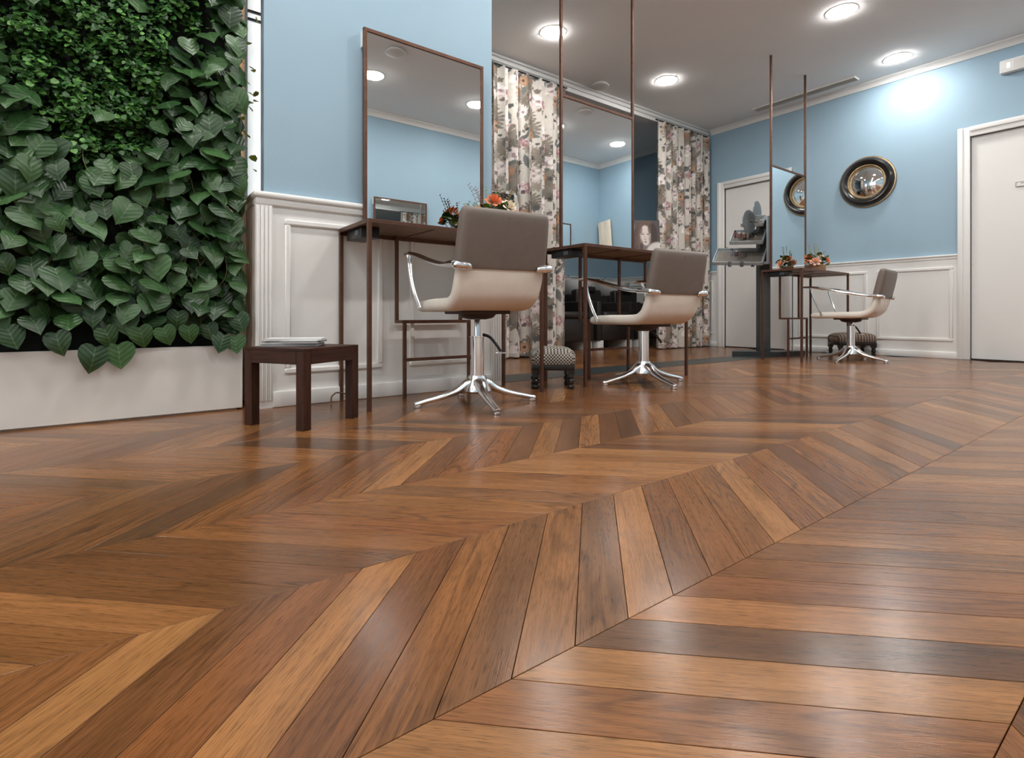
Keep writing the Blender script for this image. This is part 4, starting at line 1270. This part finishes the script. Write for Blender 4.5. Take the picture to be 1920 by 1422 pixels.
# ================================================================== TOOL STAND BESIDE THE LAST TABLE
ts = thing('tool_stand', 'grey metal hairdressing tool stand with tilted trays behind the last table', 'stand', (5.18, 2.715, 0), math.radians(-37))
# local +X runs along the picture plane, local -Y towards the open floor
MB().prism([(-0.36, -0.11), (0.04, -0.21), (0.40, -0.02), (0.14, 0.16), (-0.22, 0.14)], 0.0, 0.046).build('base_plate', mat('dark_grey_plate', lin(58, 62, 64), 0.35, metal=0.4), ts)
MB().box(-0.054, -0.04, 0.044, 0.050, 0.05, 1.36, bev=0.004).build('column', M['grey_metal'], ts, smooth=True)
MB().box(-0.075, -0.235, 0.885, -0.050, -0.21, 1.345, bev=0.003).box(-0.070, -0.22, 1.315, -0.052, -0.03, 1.34).box(-0.070, -0.22, 0.89, -0.052, -0.03, 0.915).build('upright_bar', M['pale_metal'], ts, smooth=True)
def tray(z, x0, x1, dep, tilt, lean, yaw=-0.55):
    mb = MB().box(x0, -dep / 2, 0, x1, dep / 2, 0.006).box(x0, -dep / 2, 0, x1, -dep / 2 + 0.008, 0.036).box(x0, dep / 2 - 0.008, 0, x1, dep / 2, 0.036).box(x0, -dep / 2, 0, x0 + 0.008, dep / 2, 0.036).box(x1 - 0.008, -dep / 2, 0, x1, dep / 2, 0.036)
    o = mb.build('tray', M['pale_metal'], ts)
    o.matrix_local = Matrix.Translation((-0.07, -0.10, z)) @ Matrix.Rotation(yaw, 4, 'Z') @ Matrix.Rotation(lean, 4, 'Y') @ Matrix.Rotation(tilt, 4, 'X')
    box('tray_mat', mat('perforated_dark', lin(122, 116, 108), 0.6, var=0.5, scale=90), (x0 + 0.02, -dep / 2 + 0.02, 0.006), (x1 - 0.02, dep / 2 - 0.02, 0.009), o)
    return o
tray(0.955, -0.43, 0.03, 0.28, 0.62, 0.06)
tray(1.150, -0.27, 0.03, 0.25, 0.60, 0.05)
tray(1.305, -0.17, 0.03, 0.20, 0.55, 0.05)
for x in (-0.40, -0.285, -0.18):
    MB().box(x - 0.012, -0.17, 0.865, x + 0.012, -0.14, 0.915, bev=0.003, seg=1).build('hook', M['grey_metal'], ts, smooth=True)
for (x, y, zz, R, an) in ((-0.235, -0.20, 1.295, 0.110, 0.62), (-0.05, 0.03, 1.43, 0.11, 0.8)):
    mb = MB().lathe([(0.0, -0.006), (R - .004, -0.006), (R, -0.002), (R, 0.004), (R * .9, 0.006), (0, 0.006)], 36).lathe([(0.0, -0.03), (0.02, -0.03), (0.024, -0.01), (0.0, -0.006)], 16)
    mb.xf(Matrix.Translation((x, y, zz)) @ Matrix.Rotation(an, 4, 'Z') @ Matrix.Rotation(PI / 2, 4, 'X')).build('round_disc', mat('grey_disc', lin(142, 148, 150), 0.35, metal=0.3), ts, smooth=True)
MB().tube([(-0.235, -0.20, 1.295), (-0.10, -0.09, 1.30)], 0.012, 8).build('disc_arm', M['grey_metal'], ts, smooth=True)
rs_ = Matrix.Rotation(math.radians(-37), 3, 'Z')
BT = [(-0.305, -0.055, 1.166, 0.011, 0.072, (112, 58, 60), 'dark red'), (-0.262, -0.055, 1.163, 0.020, 0.058, (150, 104, 100), 'dusky pink'), (-0.215, -0.055, 1.160, 0.019, 0.058, (150, 112, 96), 'tan'), (-0.165, -0.055, 1.156, 0.008, 0.050, (62, 60, 62), 'slim dark'),
      (-0.135, -0.055, 1.154, 0.008, 0.064, (52, 50, 52), 'tall slim black'), (-0.105, -0.055, 1.152, 0.012, 0.048, (206, 176, 156), 'pale beige'),
      (-0.335, -0.045, 0.985, 0.012, 0.075, (120, 118, 140), 'bluish grey'), (-0.290, -0.045, 0.985, 0.018, 0.058, (92, 74, 70), 'brown'), (-0.235, -0.045, 0.985, 0.008, 0.045, (120, 104, 96), 'thin taupe'), (-0.20, -0.045, 0.985, 0.008, 0.030, (70, 68, 70), 'short charcoal')]
for (x, y, zz, R, hh, col, word) in BT:
    p = rs_ @ Vector((x, y, 0))
    b = thing('product_bottle', '%s product bottle on the %s tray of the tool stand' % (word, 'middle' if zz > 1.1 else 'lowest'), 'bottle', (5.18 + p.x, 2.715 + p.y, zz - 0.006), 0, 'product bottles on the tool stand')
    MB().lathe([(R * .9, 0), (R, 0.003), (R, hh * .7), (R * .6, hh * .78), (R * .55, hh * .8)], 14).build('body', mat('bottle', lin(*col), 0.35), b, smooth=True)
    MB().lathe([(R * .62, hh * .79), (R * .62, hh), (R * .4, hh)], 12).build('cap', M['black'] if R < 0.015 else M['paper'], b, smooth=True)

# ================================================================== WASH AREA BEHIND THE CURTAINS
def wash_unit(loc, label):
    t = thing('wash_seat', label, 'wash seat', loc, 0, 'black wash seats with white basins')
    MB().box(-0.24, 0.03, 0.10, 0.24, 0.56, 0.37, bev=0.02).build('seat_base', M['leather_black'], t, smooth=True)
    MB().box(-0.225, 0.0, 0.36, 0.225, 0.50, 0.44, bev=0.03, seg=3).build('seat_cushion', M['leather_black'], t, smooth=True)
    for s in (-1, 1):
        MB().box(s * 0.285 - 0.042, 0.02, 0.10, s * 0.285 + 0.042, 0.62, 0.56, bev=0.02).build('armrest', M['leather_black'], t, smooth=True)
        MB().box(s * 0.25 - 0.05, 0.04, 0.0, s * 0.25 + 0.05, 0.40, 0.105, bev=0.004).build('plinth', M['ceramic'], t, smooth=True)
    MB().box(-0.225, 0.47, 0.40, 0.225, 0.58, 0.72, bev=0.03, seg=3).xf(Matrix.Translation((0, 0, 0))).build('backrest', M['leather_black'], t, smooth=True)
    MB().box(-0.10, 0.44, 0.68, 0.10, 0.53, 0.76, bev=0.03, seg=3).build('neck_pad', M['leather_black'], t, smooth=True)
    rings = []
    for (rx, ry, zz) in [(0.10, 0.10, 0.62), (0.20, 0.19, 0.70), (0.245, 0.235, 0.80), (0.255, 0.245, 0.84), (0.235, 0.225, 0.842), (0.20, 0.19, 0.76), (0.08, 0.08, 0.69)]:
        rings.append([(rx * math.cos(2 * PI * k / 28), 0.74 + ry * math.sin(2 * PI * k / 28), zz) for k in range(28)])
    MB().loft(rings).build('basin', M['ceramic'], t, smooth=True)
    MB().box(-0.16, 0.62, 0.0, 0.16, 0.92, 0.66, bev=0.01).build('pedestal', M['leather_black'], t, smooth=True)
    MB().tube(smooth_path([(0, 0.96, 0.83), (0, 0.95, 0.90), (0, 0.88, 0.92), (0, 0.84, 0.89)], 4), 0.012, 8).build('tap', M['chrome'], t, smooth=True)
    return t
wu = wash_unit((4.10, 4.28, 0), 'black wash seat with white basin half hidden by the curtain behind the wall')
dup(wu, (4.80, 4.28, 0), 0, 'black wash seat with white basin in the open gap between curtains')
dup(wu, (5.50, 4.28, 0), 0, 'black wash seat with white basin behind the curtain in the corner')
cb_ = thing('counter_shelf', 'white wall shelf with products behind the wash seats', 'shelf', (3.9, YE - 0.03, 0.80))
MB().box(-0.9, -0.22, 0.0, 0.9, 0.02, 0.03, bev=0.003).build('board', M['white'], cb_, smooth=True)
for s in (-0.7, 0.7):
    box('bracket', M['white'], (s - 0.015, -0.2, -0.12), (s + 0.015, 0.02, 0.0), cb_)
for i, (x, hh, R, col, word) in enumerate([(4.62, 0.17, 0.035, (236, 224, 200), 'cream'), (4.53, 0.12, 0.04, (238, 238, 236), 'short white'), (4.43, 0.19, 0.03, (214, 216, 180), 'pale green'), (4.34, 0.15, 0.035, (90, 84, 80), 'dark grey')]):
    b = thing('shampoo_bottle', '%s bottle on the white shelf in the wash area' % word, 'bottle', (x, YE - 0.13, 0.83), 0, 'bottles on the wash area shelf')
    MB().lathe([(R * .95, 0), (R, 0.005), (R, hh * .75), (R * .5, hh * .83)], 16).build('body', mat('shampoo', lin(*col), 0.4), b, smooth=True)
    MB().lathe([(R * .45, hh * .82), (R * .45, hh), (R * .3, hh)], 12).build('cap', M['white'], b, smooth=True)

# ================================================================== SMALL THINGS
cb = tag(MB().tube(smooth_path([(0.792, 2.405, 0.004), (0.794, 2.405, 0.03), (0.815, 2.41, 0.046), (0.845, 2.42, 0.042), (0.875, 2.432, 0.03), (0.90, 2.435, 0.004)], 6), 0.0035, 8).build('power_cable', M['stem'], smooth=True), 'short looped power cable at the foot of the white panelling', 'cable')
cb.data.materials[0] = mat('brown_cable', lin(112, 84, 66), 0.5)
lb = thing('leaning_board', 'tall cream board leaning in the corner, seen only in a mirror', 'board', (6.02, -0.62, 0))
o = MB().box(-0.012, -0.12, 0, 0.012, 0.12, 1.86, bev=0.004).build('board', M['slat'], lb, smooth=True); o.rotation_euler = (0.12, 0.03, 0)
